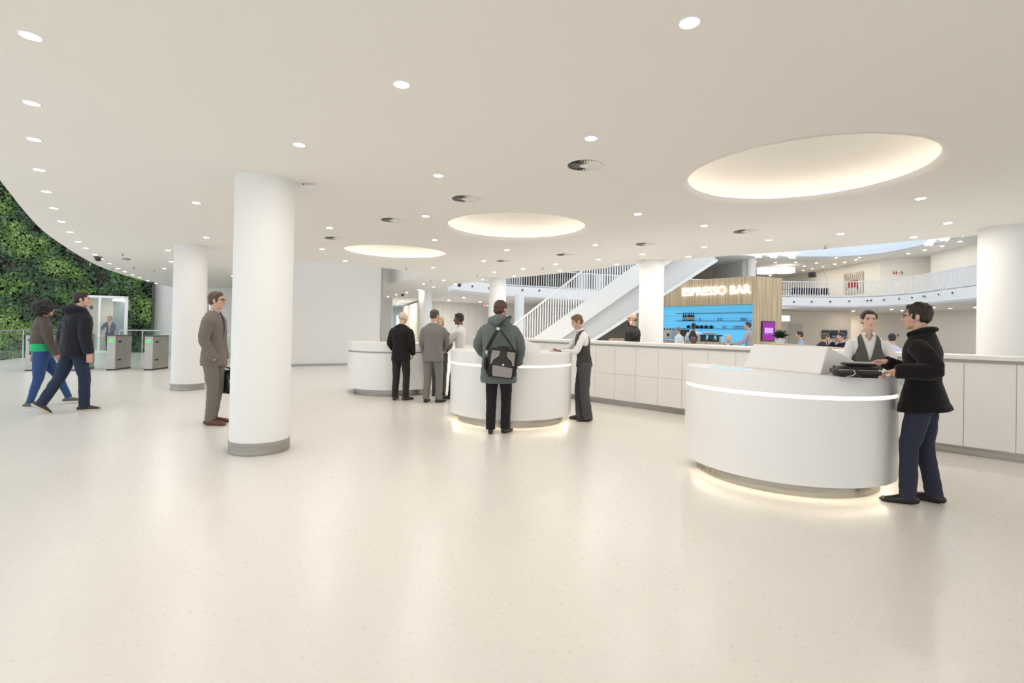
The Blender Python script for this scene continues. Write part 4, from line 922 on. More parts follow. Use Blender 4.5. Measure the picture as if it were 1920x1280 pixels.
# ================================================================== PEOPLE
SKIN = {'fair': (.66, .40, .29), 'pale': (.72, .47, .36), 'tan': (.50, .29, .19), 'brown': (.17, .085, .05)}
def skinmat(k): return mat('skin_'+k, SKIN[k], .5, bump=.08, bscale=60, bdist=.002)
def cloth(name, col, fold=.5, rough=.85, sc=7, stretch=(1, 1, .55)):
    return mat(name, col, rough, bump=fold, bscale=sc, bdist=.035, stretch=stretch, sheen=.08, spec=.2)
def ik(a, b, l1, l2, pole):
    d = b-a; L = max(.02, min(d.length, l1+l2-.002)); dn = d.normalized(); b2 = a+dn*L
    x = (l1*l1-l2*l2+L*L)/(2*L); h = math.sqrt(max(l1*l1-x*x, 0)); p = Vector(pole); p = p-dn*p.dot(dn)
    if p.length < 1e-4: p = Vector((0, 0, 1))
    return a+dn*x+p.normalized()*h, b2
def person(label, loc, face, H, cfg):
    """a standing, walking or sitting figure: local +y is where the chest faces, +x its right hand; lengths below are fractions of the height"""
    fx, fy = face; root = thing('person', label, 'person', (loc[0], loc[1], loc[2] if len(loc) > 2 else 0), math.atan2(-fx, fy))
    g = cfg.get; vox = g('vox', .007); fem = g('fem', 0); V = Vector
    sk = skinmat(g('skin', 'fair')); lean = V(g('lean', (0, 0, 0))); wide = g('wide', 1.0)
    pel = V(g('pel', (0, 0, 0)))      # pelvis shift (sitting: lowered)
    sw = (.100 if not fem else .088)*g('sh', 1.0)
    def sp(z, x=0, y=0):             # a point on the bent spine
        k = max(0, (z-.53)/.315); return V((x+lean.x*k**1.2+pel.x, y+lean.y*k**1.2+pel.y, z+pel.z+lean.z*k))
    yaw, pit, rol = [math.radians(q) for q in g('head', (0, 0, 0))]
    HR = Matrix.Rotation(yaw, 3, 'Z') @ Matrix.Rotation(pit, 3, 'X') @ Matrix.Rotation(rol, 3, 'Y')
    neck = sp(.845); hc = neck+V((0, .012, .022))+HR @ V((0, .008, .062))+V(g('hoff', (0, 0, 0)))
    hs = g('hs', 1.0)*(H/1.8 if H > 1.6 else .93)/H      # head template is in metres for H=1.8
    def hp(x, y, z): return hc+HR @ V((x, y, z))*hs
    S = {}; E = {}; W = {}; A = {}; Kn = {}; Hp = {}
    hh = g('hip', (.048, .03))
    for s, n in ((1, 'R'), (-1, 'L')):
        S[n] = sp(.806, s*sw)+V(g('sh'+n, (0, 0, 0)))
        w = V(g('wr'+n, (s*.125, .02, .49)))
        if g('ww'+n): w = (Matrix.Rotation(-math.atan2(-fx, fy), 3, 'Z') @ (V(g('ww'+n))-V((loc[0], loc[1], 0))))/H
        E[n], W[n] = ik(S[n], w, .175, .150, g('pole'+n, (s*.5, -1, 0)))
        Hp[n] = pel+V((s*.050, 0, .515)); a = V(g('an'+n, (s*.055, -.01, .045))); q_ = 1 if g('seat') else max(.472, (a-Hp[n]).length*1.004)/.48; Kn[n], A[n] = ik(Hp[n], a, .245*q_, .235*q_, g('kn'+n, (s*.15, 1, 0)))
    sc = lambda p: p*H
    # ---- the body: one continuous surface
    m = MB(); T = lambda pts, r, **k: m.tube([sc(p) for p in pts], [(q[0]*H, q[1]*H) if isinstance(q, tuple) else q*H for q in r], **k)
    T([sp(.49), sp(.56), sp(.64), sp(.74), sp(.80), sp(.835)], [(.050, .034), (.056, .038), (.050, .034), (.060, .040), (.056, .032), (.034, .028)], n=20)
    T([sp(.79), neck+V((0, .004, .0)), hp(0, -.02, -.06)], [.036, .031 if not fem else .026, .033 if not fem else .028], n=16)
    for n in 'RL':
        T([Hp[n]*1+V((-.012 if n == 'R' else .012, 0, -.01)), Hp[n].lerp(Kn[n], .5), Kn[n], Kn[n].lerp(A[n], .35), A[n]], [.028, .030, .024, .024, .020], n=14)
        T([sp(.765, (1 if n == 'R' else -1)*.045), S[n]+V((0, 0, -.032)), S[n].lerp(E[n], .3), E[n], W[n]], [.018, .016, .016, .018, .0155], n=12)
        # hand
        if n not in g('nohand', ''):
            hd = g('hd'+n); d = V(hd).normalized() if hd else (W[n]-E[n]).normalized()
            s = 1 if n == 'R' else -1
            pn = V(g('pn'+n, (-s, 0, 0))); pn = (pn-d*pn.dot(d)).normalized()      # palm normal (the side the fingers curl to)
            side = d.cross(pn).normalized()*s*g('ts'+n, 1)                          # thumb side
            q = (.95 if not fem else .84)*H/1.8/H
            w0 = W[n]; P = lambda a_, b_, c_: w0+(d*a_+side*b_+pn*c_)*q
            m.tube([sc(w0-d*.012), sc(P(.03, .002, 0)), sc(P(.085, .0, .003))], [(.020*q*H*1.0, .017*q*H), (.036*q*H, .017*q*H), (.041*q*H, .014*q*H)], ref=side, n=14, p=2.6)
            cu = g('curl'+n, g('curl', .55))
            for k, (o, L_) in enumerate(((.031, .92), (.0105, 1.0), (-.0105, .94), (-.031, .74))):
                pts = [P(.075, o*.95, .002)]; ang = 0; pos = P(.088, o, .003)
                pts.append(pos)
                for j, l in enumerate((.043, .027, .021)):
                    ang += cu*(.75+.1*k)*(1 if j else .8); pos = pos+(d*math.cos(ang)+pn*math.sin(ang)+side*(o*.6 if j == 0 else 0))*l*L_*q; pts.append(pos)
                m.tube([sc(x) for x in pts], [.0095*q*H, .0098*q*H, .0090*q*H, .0082*q*H, .0070*q*H], n=8, sub=2)
            tp = [P(.022, .022, .004), P(.045, .045, .012), P(.070, .056, .022+.02*cu), P(.092, .052-.012*cu, .032+.03*cu)]
            m.tube([sc(x) for x in tp], [.014*q*H, .0125*q*H, .0105*q*H, .0085*q*H], n=8, sub=2)
    # head
    Hm = HR; ee = lambda c, r, M=None: m.ell(sc(hp(*c)), tuple(x*hs*H for x in r), Hm @ M if M else Hm, 24, 16)
    ht = lambda pts, r, **k: m.tube([sc(hp(*p)) for p in pts], [x*hs*H if not isinstance(x, tuple) else (x[0]*hs*H, x[1]*hs*H) for x in r], ref=HR @ V((1, 0, 0)), **k)
    jw = .86 if fem else 1.0; bz = .55 if fem else 1.0
    ee((0, -.015, .035), (.076, .094, .086)); ee((0, .020, -.012), (.066*jw, .070, .072)); ee((0, .026, -.056), (.052*jw, .060, .052))
    ee((0, .062, -.092), (.024*jw, .022, .020)); ee((.034*jw, .048, -.022), (.026, .028, .026)); ee((-.034*jw, .048, -.022), (.026, .028, .026))
    ht([(-.045, .066, .030), (-.02, .083, .031), (0, .084, .028), (.02, .083, .031), (.045, .066, .030)], [.009*bz, .0105*bz, .009*bz, .0105*bz, .009*bz], n=8)
    ht([(0, .080, .022), (0, .091, .002), (0, .105-.007*fem, -.020), (0, .096, -.028)], [.0085-.002*fem, .0095-.002*fem, .0120-.003*fem, .010-.002*fem], n=10)
    ee((.011, .092, -.026), (.008-.002*fem, .010, .006)); ee((-.011, .092, -.026), (.008-.002*fem, .010, .006))
    ht([(-.023, .078, -.056), (-.01, .088, -.052), (0, .0885, -.053), (.01, .088, -.052), (.023, .078, -.056)], [.004, .0055, .0055, .0055, .004], n=8)
    ht([(-.020, .078, -.062), (0, .087, -.065), (.020, .078, -.062)], [.004, .0068, .004], n=8)
    for s in (1, -1): ee((s*.077, -.006, -.004), (.009, .019, .031), Matrix.Rotation(s*.25, 3, 'Z'))
    me = remesh(m, g('bvox', .0052), 2, .5)
    lipm = mat('lips_'+g('skin', 'fair'), tuple(c*(.80, .52, .52)[i] if g('skin', 'fair') != 'brown' else c*.8 for i, c in enumerate(SKIN[g('skin', 'fair')])), .45)
    inv = HR.transposed()
    body = obj('body', me, [sk, lipm], root, smooth=True, fix=False)
    idx = []
    for f in me.polygons:
        q = inv @ (f.center/H-hc)/hs; idx.append(1 if (abs(q.x) < .0205-.003*fem-abs(q.z+.0585)*1.1 and q.y > .074 and -.068 < q.z < -.0495) else 0)
    me.polygons.foreach_set('material_index', idx)
    def part(name, mb_, ma, voxel=None, sm=3, **k):
        o = obj(name, remesh(mb_, voxel, sm) if voxel else mb_, ma, root, smooth=True, fix=False)
        if k.get('label'): o['label'] = k['label']
        return o
    if g('face', 1):
        ir = mat('iris_'+g('eye', 'brown'), {'brown': (.03, .018, .01), 'blue': (.10, .16, .20)}[g('eye', 'brown')], .2); ew = mat('eye_white', (.75, .72, .68), .25)
        for s in (1, -1):
            e = MB().ell(sc(hp(s*.031, .0665, .010)), tuple(q*hs*H for q in (.0150, .0115, .0080)), HR, 16, 12); eo = part('eye', e, ew)
            e = MB().ell(sc(hp(s*.031+g('look', 0)*.005, .0750, .010)), tuple(q*hs*H for q in (.0058, .0045, .0062)), HR, 12, 10); io = part('iris', e, ir); io.parent = eo
            b_ = MB().tube([sc(hp(s*.014, .0925, .027)), sc(hp(s*.031, .0875, .033)), sc(hp(s*.048, .074, .028))], [q*hs*H*(.7 if fem else 1) for q in (.0035, .0038, .002)], n=6); part('eyebrow', b_, mat('brow_'+g('hairc', 'dark'), g('hairrgb', (.04, .025, .018)), .8))
            b_ = MB().tube([sc(hp(s*.016, .0765, .012)), sc(hp(s*.031, .0795, .0185)), sc(hp(s*.047, .067, .012))], [q*hs*H for q in (.0016, .0024, .0014)], n=6); bo = part('eyelash', b_, mat('lash', (.03, .02, .015), .8))
    # ---- hair
    hm = mat('hair_'+g('hairc', 'dark'), g('hairrgb', (.04, .025, .018)), .55, bump=.8, bscale=55, bdist=.012, stretch=(1, 1, .35))
    st = g('hair', 'short')
    if st != 'bald':
        h = MB(); he = lambda c, r: h.ell(sc(hp(*c)), tuple(x*hs*H for x in r), HR, 26, 18); noi, fr_ = .004, 40
        if st in ('short', 'wavy', 'thin'):
            k = {'short': 1.0, 'wavy': 1.05, 'thin': .985}[st]
            he((0, -.022, .046), (.0815*k, .0965*k, .0865*k)); he((0, -.052, .000), (.0735*k, .062*k, .066*k)); he((0, .024, .092), (.052, .05, .032))
            for s in (1, -1): he((s*.064, .012, .012), (.016, .022, .034))
            noi = {'short': .004, 'wavy': .010, 'thin': .002}[st]; fr_ = {'short': 45, 'wavy': 26, 'thin': 50}[st]
        elif st == 'fringe':       # bald on top, short at the sides and back
            he((0, -.050, .002), (.074, .060, .050))
            for s in (1, -1): he((s*.069, -.018, .012), (.012, .035, .028))
        elif st == 'pulled':
            he((0, -.021, .043), (.0800, .0940, .0865)); he((0, -.050, .004), (.072, .058, .060)); he((0, -.125, .0), (.026, .030, .030)); he((0, .022, .085), (.052, .050, .034)); noi = .001
            for s in (1, -1): he((s*.060, .020, .048), (.018, .034, .036))
        elif st == 'long':
            he((0, -.022, .042), (.083, .097, .088)); he((0, -.055, -.03), (.08, .06, .085))
            for s in (1, -1): he((s*.068, .012, -.01), (.018, .040, .070))
        elif st == 'afro':
            he((0, -.05, .035), (.150, .145, .130)); he((0, -.06, -.03), (.135, .115, .09)); noi, fr_ = .022, 24
        hme = remesh(h, .0055 if g('face', 1) else .008, 1)
        disp(hme, lambda c: (noise.noise(c*fr_)+.5*noise.noise(c*fr_*2.3))*noi)
        obj('hair', hme, hm, root, smooth=True, fix=False)
    # ---- clothes
    def torso(rows, mx=1.0, my=1.0, pw=2.3, yo=0):
        t_ = MB(); pts = [sc(sp(r[0], 0, (r[3] if len(r) > 3 else 0)+yo)) for r in rows]
        t_.tube(pts, [(r[1]*mx*wide*H*(1 if not fem else 1), r[2]*my*wide*H) for r in rows], n=28, sub=3, caps=(0, .3), p=pw); return t_
    def sleeve(t_, r0, r1, r2, r3, end=1.0):
        for n in 'RL':
            s = 1 if n == 'R' else -1
            w = E[n].lerp(W[n], end)
            t_.tube([sc(sp(.765, s*.05)), sc(S[n]+V((-s*.006, 0, -r0*.62))), sc(S[n].lerp(E[n], .5)), sc(E[n]), sc(E[n].lerp(w, .55)), sc(w)], [(r0-.004)*H, r0*.86*H, r1*H, r2*H, (r2+r3)/2*H, r3*H], n=16, sub=3, caps=(.5, .05))
    shoulders = g('shc', 1.0)
    M_ = dict(
        shirt=[(.49, .082, .060), (.53, .086, .062), (.60, .076, .054), (.67, .082, .058), (.74, .094, .063, -.002), (.785, .098, .056, -.003), (.818, .074, .042, -.002), (.843, .040, .034, .001)],
        suit=[(.445, .103, .074), (.50, .101, .074), (.56, .093, .068), (.61, .089, .064), (.67, .094, .067), (.735, .104, .071), (.785, .108, .062, -.002), (.818, .085, .047, -.003), (.845, .045, .038, -.001)],
        coat=[(.435, .118, .092), (.50, .108, .082), (.56, .100, .074), (.61, .097, .070), (.67, .102, .073), (.735, .112, .077), (.785, .114, .068, -.002), (.820, .094, .055, -.003), (.850, .056, .048, -.002)],
        parka=[(.385, .125, .098), (.44, .128, .100), (.52, .120, .095), (.60, .115, .09), (.67, .118, .09), (.735, .120, .088), (.785, .115, .074), (.820, .092, .058), (.848, .056, .050)],
        vest=[(.505, .097, .075), (.56, .090, .068), (.61, .082, .061), (.67, .087, .062), (.735, .096, .067), (.78, .090, .060), (.815, .066, .046), (.838, .043, .037)])
    top = g('top', 'suit'); tc = g('topmat'); fs = .90 if fem else 1
    if top in ('suit', 'coat', 'parka', 'vest', 'jacket', 'shirt'):
        # shirt under everything
        s = torso(M_['shirt'], fs*.985, .985, 2.4)
        if top in ('vest', 'shirt'): sleeve(s, .037*fs, .034*fs, .030*fs, .0215, g('cuff', .97))
        sme = remesh(s, vox, 5)
        if g('neck'):
            nw, nz = g('neck'); cut(sme, lambda c: (c.y/H > .010 and nz < c.z/H < .90 and abs(c.x/H) < nw*(c.z/H-nz)/(.845-nz)))
        so = part('shirt', sme, g('shirtmat', cloth('shirt_white', (.82, .81, .80), .35)))
    if g('collar'):
        c = MB(); cm = g('collarmat', g('shirtmat', cloth('shirt_white', (.82, .81, .80), .35)))
        for s in (1, -1):
            c.v += [sc(sp(.838, s*.030, -.028)), sc(sp(.862, s*.026, -.030)), sc(sp(.866, s*.034, .008)), sc(sp(.842, s*.040, .010)), sc(sp(.846, s*.020, .040)), sc(sp(.822, s*.030, .046)), sc(sp(.848, s*.006, .040)), sc(sp(.868, 0, -.036)), sc(sp(.84, 0, -.038))]
            b = len(c.v)-9; c.f += [(b, b+1, b+2, b+3), (b+2, b+3, b+5, b+4), (b+4, b+5, b+6), (b+2, b+4, b+6), (b, b+1, b+7, b+8)]
        co = part('collar', c, cm); md = co.modifiers.new('t', 'SOLIDIFY'); md.thickness = .005; md = co.modifiers.new('s', 'SUBSURF'); md.levels = md.render_levels = 1
    if top in ('suit', 'coat', 'parka', 'vest', 'jacket'):
        base = 'suit' if top == 'jacket' else top
        rows = g('rows', M_[base]); s = torso(rows, fs, fs if not fem else .97, 2.35 if top != 'vest' else 2.4, g('yo', 0))
        if top != 'vest': sl = g('sl', {'suit': (.043, .038, .034, .0265), 'coat': (.047, .043, .038, .031), 'parka': (.050, .046, .042, .034), 'jacket': (.042, .038, .034, .026)}[top]); sleeve(s, *sl, end=g('cuff', 1.0))
        if g('hood'):
            s.tube([sc(sp(.815, 0, -.055)), sc(sp(.862, 0, -.060)), sc(sp(.872, 0, -.040))], [(.062*H, .020*H), (.060*H, .026*H), (.045*H, .02*H)], n=18)
            s.tube([sc(sp(.845, .060, .01)), sc(sp(.850, .058, -.035)), sc(sp(.842, 0, -.082)), sc(sp(.850, -.058, -.035)), sc(sp(.845, -.060, .01))], [.020*H, .026*H, .034*H, .026*H, .020*H], ref=(0, 0, 1), n=12)
        if top == 'coat': s.tube([sc(sp(.84, .045, .035)), sc(sp(.860, .050, -.01)), sc(sp(.868, 0, -.046)), sc(sp(.860, -.050, -.01)), sc(sp(.84, -.045, .035))], [(.012*H, .022*H)]*5, ref=(0, 0, 1), n=12)
        me_ = remesh(s, vox, 7)
        # cloth creases at the elbows, waist and hem
        fr2 = g('crease', 1.0)
        disp(me_, lambda c: (noise.noise(Vector((c.x*7+3, c.y*7, c.z*16)))+.5*noise.noise(c*24))*.0055*fr2)
        if g('open', .03):
            wv = g('open', .03); zt, zb_ = .84, g('vz', .66)
            def pred(c):
                q = c/H-pel; x = q.x-lean.x*max(0, (q.z-.53)/.315)**1.2; y = q.y-lean.y*max(0, (q.z-.53)/.315)**1.2
                if y < .008 or q.z < zb_ or q.z > .90: return False
                return abs(x) < wv*(q.z-zb_)/(zt-zb_)+(.001)
            cut(me_, pred)
        if top == 'vest':
            def pa(c):        # arm holes
                q = c/H-pel; return q.z > .70 and abs(q.x-lean.x*max(0, (q.z-.53)/.315)**1.2) > .066*fs+.30*max(0, .765-q.z)
            cut(me_, pa)
        jo = obj(g('topname', {'suit': 'jacket', 'coat': 'coat', 'parka': 'parka', 'vest': 'waistcoat', 'jacket': 'jacket'}[top]), me_, tc, root, smooth=True, fix=False)
        md = jo.modifiers.new('t', 'SOLIDIFY'); md.thickness = .006; md.offset = 1
    if g('tie'):
        t_ = MB().tube([sc(sp(.835, 0, .044)), sc(sp(.80, 0, .062)), sc(sp(.74, 0, .070)), sc(sp(.66, 0, .066)), sc(sp(.60, 0, .060))], [(.010*H, .005*H), (.009*H, .004*H), (.013*H, .003*H), (.016*H, .003*H), (.012*H, .003*H)], n=8); part('tie', t_, g('tie'))
    if g('legs', 1):
        t_ = MB(); th, kn_, cf = g('leg', (.054, .040, .034)); zc = g('hemz', .030)
        t_.tube([sc(pel+V((0, 0, .475))), sc(pel+V((0, 0, .52))), sc(pel+V((0, 0, .575))), sc(sp(.61))], [(.080*H*wide, .056*H), (.086*H*wide, .062*H), (.078*H*wide, .054*H), (.070*H*wide, .048*H)], n=22, caps=(.6, .2))
        for n in 'RL':
            a = A[n].copy(); dn = (A[n]-Kn[n]).normalized(); a2 = A[n]+dn*(.045-zc)
            t_.tube([sc(Hp[n]+V((0, 0, .01))), sc(Hp[n].lerp(Kn[n], .35)), sc(Hp[n].lerp(Kn[n], .7)), sc(Kn[n]), sc(Kn[n].lerp(a2, .4)), sc(a2)], [th*1.02*H, th*.96*H, (th+kn_)/2*H, kn_*H, (kn_+cf)/2*.99*H, cf*H], n=16, sub=4, caps=(.5, .03))
        me_ = remesh(t_, vox, 3)
        disp(me_, lambda c: (noise.noise(Vector((c.x*9, c.y*9+5, c.z*14)))+.5*noise.noise(c*22))*.005)
        if not g('seat'):
            for v in me_.vertices:
                if v.co.z < .012: v.co.z = .012
        obj('trousers', me_, g('legmat'), root, smooth=True, fix=False)
        for n in 'RL':
            s = 1 if n == 'R' else -1; fy = math.radians(g('fy'+n, -s*8)); tp = math.radians(g('tp'+n, 0))
            R_ = Matrix.Rotation(fy, 3, 'Z') @ Matrix.Rotation(tp, 3, 'X'); an = A[n]-V((0, 0, .045)) if not tp else A[n]
            off = V((0, 0, .045)) if not tp else V((0, 0, 0))
            F_ = lambda x, y, z: sc(an+off+R_ @ (V((x, y, z-.045))))
            L_ = g('shoe', 1.0); b_ = MB()
            b_.tube([F_(0, -.034, .021), F_(0, -.01, .024), F_(0, .030, .021), F_(0, .065, .017), F_(0, .088*L_, .014), F_(0, .100*L_, .011)], [(.017*H, .018*H), (.020*H, .025*H), (.021*H, .023*H), (.025*H, .018*H), (.022*H, .014*H), (.013*H, .009*H)], n=16, sub=3, p=2.4)
            b_.tube([F_(0, -.012, .02), F_(0, -.008, .05)], [(.021*H, .026*H), (.020*H, .024*H)], ref=(1, 0, 0), n=14, caps=(.2, .2))
            mm = remesh(b_, max(.005, vox*.8), 2)
            if not tp:
                for v in mm.vertices:
                    if v.co.z < .004: v.co.z = .0
            so = obj('shoe', mm, g('shoemat', mat('black_leather', (.015, .013, .012), .28)), root, smooth=True, fix=False)
            if g('sole'):
                q = MB().tube([F_(0, -.045, .006), F_(0, .0, .006), F_(0, .075, .006), F_(0, .108*L_, .006)], [(.018*H, .007*H), (.022*H, .007*H), (.026*H, .007*H), (.015*H, .006*H)], n=14, sub=3, p=3); z_ = obj('sole', q, g('sole'), root, smooth=True); z_.parent = so
    if g('glasses'):
        q = MB(); gm = mat('spectacle_frame', (.02, .018, .018), .3)
        for s in (1, -1):
            ring = [sc(hp(s*(.033+.022*math.cos(a)), .094-.006*abs(math.cos(a)+s*0), .008+.016*math.sin(a))) for a in [2*PI*k/14 for k in range(15)]]
            q.tube(ring, [.0022*hs*H]*15, ref=HR @ V((0, 1, 0)), n=6, sub=1)
            q.tube([sc(hp(s*.055, .088, .012)), sc(hp(s*.080, .03, .012)), sc(hp(s*.082, -.01, .006))], [.0022*hs*H]*3, n=6, sub=1)
        q.tube([sc(hp(-.011, .094, .012)), sc(hp(.011, .094, .012))], [.0022*hs*H]*2, ref=(0, 0, 1), n=6, sub=1)
        part('glasses', q, gm)
    root['_'] = 0; del root['_']
    wp = lambda v: Matrix.Translation(root.location) @ Matrix.Rotation(root.rotation_euler.z, 4, 'Z') @ (Vector(v)*H)
    return root, dict(S=S, E=E, W=W, A=A, wp=wp, hp=hp, sp=sp, H=H)
FH = {}
def foot(px, py): p = G(px, py, 0); return (p.x, p.y)
navy = cloth('navy_trousers', (.030, .033, .055)); blackw = cloth('black_wool', (.010, .008, .009), .35, .95); charc = cloth('charcoal_suit', (.030, .027, .028), .5)
# 1 man in black coat at the nearest desk
P1 = (3.60, 4.42)
r1, d1 = person('man in a black wool coat and glasses, reaching for the bag on the nearest desk', P1, (-.66, .75), 1.74, dict(
    skin='fair', top='coat', topmat=blackw, legmat=navy, hairc='darkbrown', hairrgb=(.022, .012, .009), hair='wavy', glasses=1, collar=0, open=.012, vz=.70, wide=.98,
    wwR=(3.36, 4.56, 1.215), wwL=(3.205, 4.235, 1.15), poleR=(.5, -.4, -1), poleL=(-.3, -.9, -.8), cuff=.97, hdR=(.35, .9, -.25), hdL=(.45, .9, -.15), anR=(.060, -.035, .045), anL=(-.075, .045, .045), head=(12, -2, 0), lean=(0, .012, 0),
    rows=[(.462, .130, .112, -.004), (.50, .118, .098), (.56, .108, .084), (.61, .095, .070), (.67, .102, .073), (.735, .113, .077), (.785, .116, .068, -.002), (.820, .094, .055, -.003), (.850, .056, .048, -.002)],
    leg=(.055, .041, .037), fyR=-4, fyL=26, shoe=1.1, curlR=.9, curlL=.8, vox=.0065, bvox=.0046, pnR=(-.6, .1, -.8), pnL=(.4, .1, -.9)))
# 2 receptionist facing the camera
r2, d2_ = person('receptionist facing us behind the nearest desk, in grey waistcoat and white shirt', (4.02, 5.72), (-.42, -.91), 1.735, dict(
    skin='pale', fem=1, top='vest', topmat=cloth('grey_waistcoat', (.105, .10, .095), .3), legmat=cloth('grey_trousers', (.10, .095, .09)), hair='pulled', hairc='brunette', hairrgb=(.028, .016, .012), eye='blue',
    wrR=(.085, .17, .60), wrL=(-.10, .17, .60), poleR=(.5, -1, -.5), poleL=(-.5, -1, -.5), head=(4, 0, 0), neck=(.030, .795), collar=1, collarmat=cloth('white_collar', (.80, .80, .80), .1), open=.042, vz=.665, sh=1.04, vox=.006, bvox=.0042, look=.3, wide=1.04))
# 3 man with hood and shoulder bag
green = cloth('grey_green_jacket', (.125, .150, .145), .7, .8)
r3, d3 = person('man in a grey green hooded jacket seen from behind at the middle desk', (-.17, 7.0), (.12, .99), 1.83, dict(
    skin='fair', top='parka', topmat=green, legmat=cloth('black_jeans', (.018, .015, .018), .6), hair='wavy', hairc='brown', hairrgb=(.085, .05, .03), hood=1, open=0, topname='jacket', wide=1.05,
    wrR=(.13, .13, .52), wrL=(-.11, .15, .55), poleR=(1, -.6, 0), poleL=(-1, -.5, 0), anR=(.055, .02, .045), anL=(-.052, -.02, .045), head=(-38, -3, 0), fyR=-22, fyL=6, leg=(.052, .041, .037), crease=1.4, vox=.0075, bvox=.006, sh=1.02))
# 4 receptionist in profile at the middle desk
r4, d4 = person('receptionist with short hair and waistcoat looking down at the middle desk', (1.17, 8.12), (-.985, -.06), 1.70, dict(
    skin='fair', fem=1, top='vest', topmat=cloth('grey_waistcoat2', (.060, .056, .055), .3), legmat=cloth('grey_wide_trousers', (.085, .078, .080), .5), hair='short', hairc='lightbrown', hairrgb=(.16, .095, .05),
    wrR=(.03, .27, .655), wrL=(-.06, .235, .645), poleR=(.6, -.6, -.6), poleL=(-.6, -.6, -.6), head=(6, -22, 0), lean=(0, .035, 0), collar=1, neck=(.022, .81), open=.035, vz=.68, leg=(.056, .047, .046), hemz=.018, anR=(.045, .02, .045), anL=(-.05, -.03, .045), pnR=(0, 0, -1), pnL=(0, 0, -1), curl=.35, vox=.007, bvox=.0055))
# 5 bald man
r5, d5 = person('bald man in a black suit seen from behind at the far left desk', (-2.16, 9.92), (.20, .98), 1.735, dict(
    skin='pale', top='suit', topmat=cloth('black_suit', (.016, .013, .014), .55), legmat=cloth('dark_trousers', (.030, .026, .024), .5), hair='fringe', hairc='white', hairrgb=(.55, .47, .42), collar=0, open=.02, wide=1.03,
    wrR=(.10, .10, .52), wrL=(-.11, .11, .53), head=(-32, -6, 0), anR=(.062, .01, .045), anL=(-.06, -.01, .045), fyR=-35, fyL=6, leg=(.053, .041, .036), shoemat=mat('brown_leather', (.05, .034, .025), .4), vox=.008, bvox=.0065))
# 6 grey suit
r6, d6 = person('man in a light grey suit seen from behind between the two far desks', (-1.50, 9.72), (.18, .98), 1.78, dict(
    skin='fair', top='suit', topmat=cloth('grey_suit', (.20, .19, .178), .6), legmat=cloth('grey_suit', (.20, .19, .178), .6), hair='short', hairc='greybrown', hairrgb=(.075, .055, .042), collar=1, open=.02, wide=1.09,
    wrR=(.06, .19, .56), wrL=(-.12, .08, .50), poleR=(1, -.6, 0), head=(-24, -4, 0), anR=(.070, .01, .045), anL=(-.066, -.01, .045), fyR=-30, fyL=0, leg=(.056, .042, .036), vox=.008, bvox=.0065, sh=1.05))
# 7 blonde
r7, d7 = person('blonde woman in a dark grey jacket facing us between two men', (-1.52, 10.75), (.12, -.99), 1.66, dict(
    skin='pale', fem=1, top='suit', topmat=cloth('grey_jacket', (.085, .080, .078), .4), legmat=cloth('grey_trousers', (.10, .095, .09)), hair='long', hairc='blonde', hairrgb=(.46, .33, .17), collar=1, open=.022,
    wrR=(.06, .17, .60), wrL=(-.08, .16, .58), head=(0, -12, 0), vox=.009, bvox=.006))
# 8 white shirt
r8, d8 = person('dark-haired man in a white shirt turned sideways with one arm forward', (-1.04, 10.28), (-.97, .10), 1.735, dict(
    skin='brown', top='shirt', shirtmat=cloth('pale_shirt', (.70, .69, .67), .7), legmat=cloth('black_trousers', (.015, .014, .016)), hair='short', hairc='black', hairrgb=(.010, .008, .008), collar=1, wide=1.02,
    wrR=(.06, .24, .585), wrL=(-.02, .27, .575), poleR=(.7, -.6, -.6), poleL=(-.4, -.6, -.6), head=(8, -6, 0), anR=(.05, .02, .045), anL=(-.05, .09, .045), vox=.008, bvox=.006))
# 9 man in grey-brown suit beside the column
bsuit = cloth('taupe_suit', (.19, .165, .14), .6)
r9, d9 = person('man in a taupe suit and glasses standing left of the nearest column', (-4.26, 7.25), (.99, .08), 1.89, dict(
    skin='fair', top='suit', topmat=bsuit, legmat=bsuit, hair='short', hairc='midbrown', hairrgb=(.10, .058, .032), glasses=1, collar=1, shirtmat=cloth('lilac_shirt', (.62, .55, .58), .2), tie=mat('dark_tie', (.03, .02, .025), .6), open=.022, vz=.62,
    wrR=(.115, .06, .500), wrL=(-.12, .03, .47), poleR=(.6, -1, 0), poleL=(-.6, -1, 0), nohand='R', head=(2, 2, 0), anR=(.05, .01, .045), anL=(-.055, -.02, .045), leg=(.053, .040, .034), shoe=1.15, shoemat=mat('chestnut_leather', (.13, .045, .022), .3), curlL=1.0, vox=.0075, bvox=.0052, hdL=(0, 0, -1)))
# 10 walking man, dark coat
r10, d10 = person('walking man in a black hooded winter coat and dark jeans', (-6.93, 8.05), (.44, .90), 1.90, dict(
    skin='fair', top='parka', topmat=cloth('black_padded_coat', (.014, .015, .022), .8, .8), legmat=cloth('indigo_jeans', (.022, .034, .062), .6), hair='short', hairc='dark2', hairrgb=(.030, .016, .011), hood=1, open=0, topname='coat', wide=1.02,
    rows=[(.465, .108, .088), (.52, .112, .092), (.60, .110, .09), (.67, .114, .09), (.735, .118, .088), (.785, .115, .074), (.820, .092, .058), (.848, .056, .050)],
    wrR=(.15, .03, .475), wrL=(-.14, -.02, .49), anR=(.045, .055, .045), anL=(-.05, -.19, .085), tpL=-38, knL=(0, 1, -.2), head=(-30, 0, 0), lean=(0, .02, 0), fyR=-30, fyL=-5, leg=(.055, .043, .038), shoemat=mat('brown_sneaker', (.06, .038, .028), .6), sole=mat('cream_sole', (.62, .58, .50), .6), crease=1.5, vox=.0075, bvox=.006))
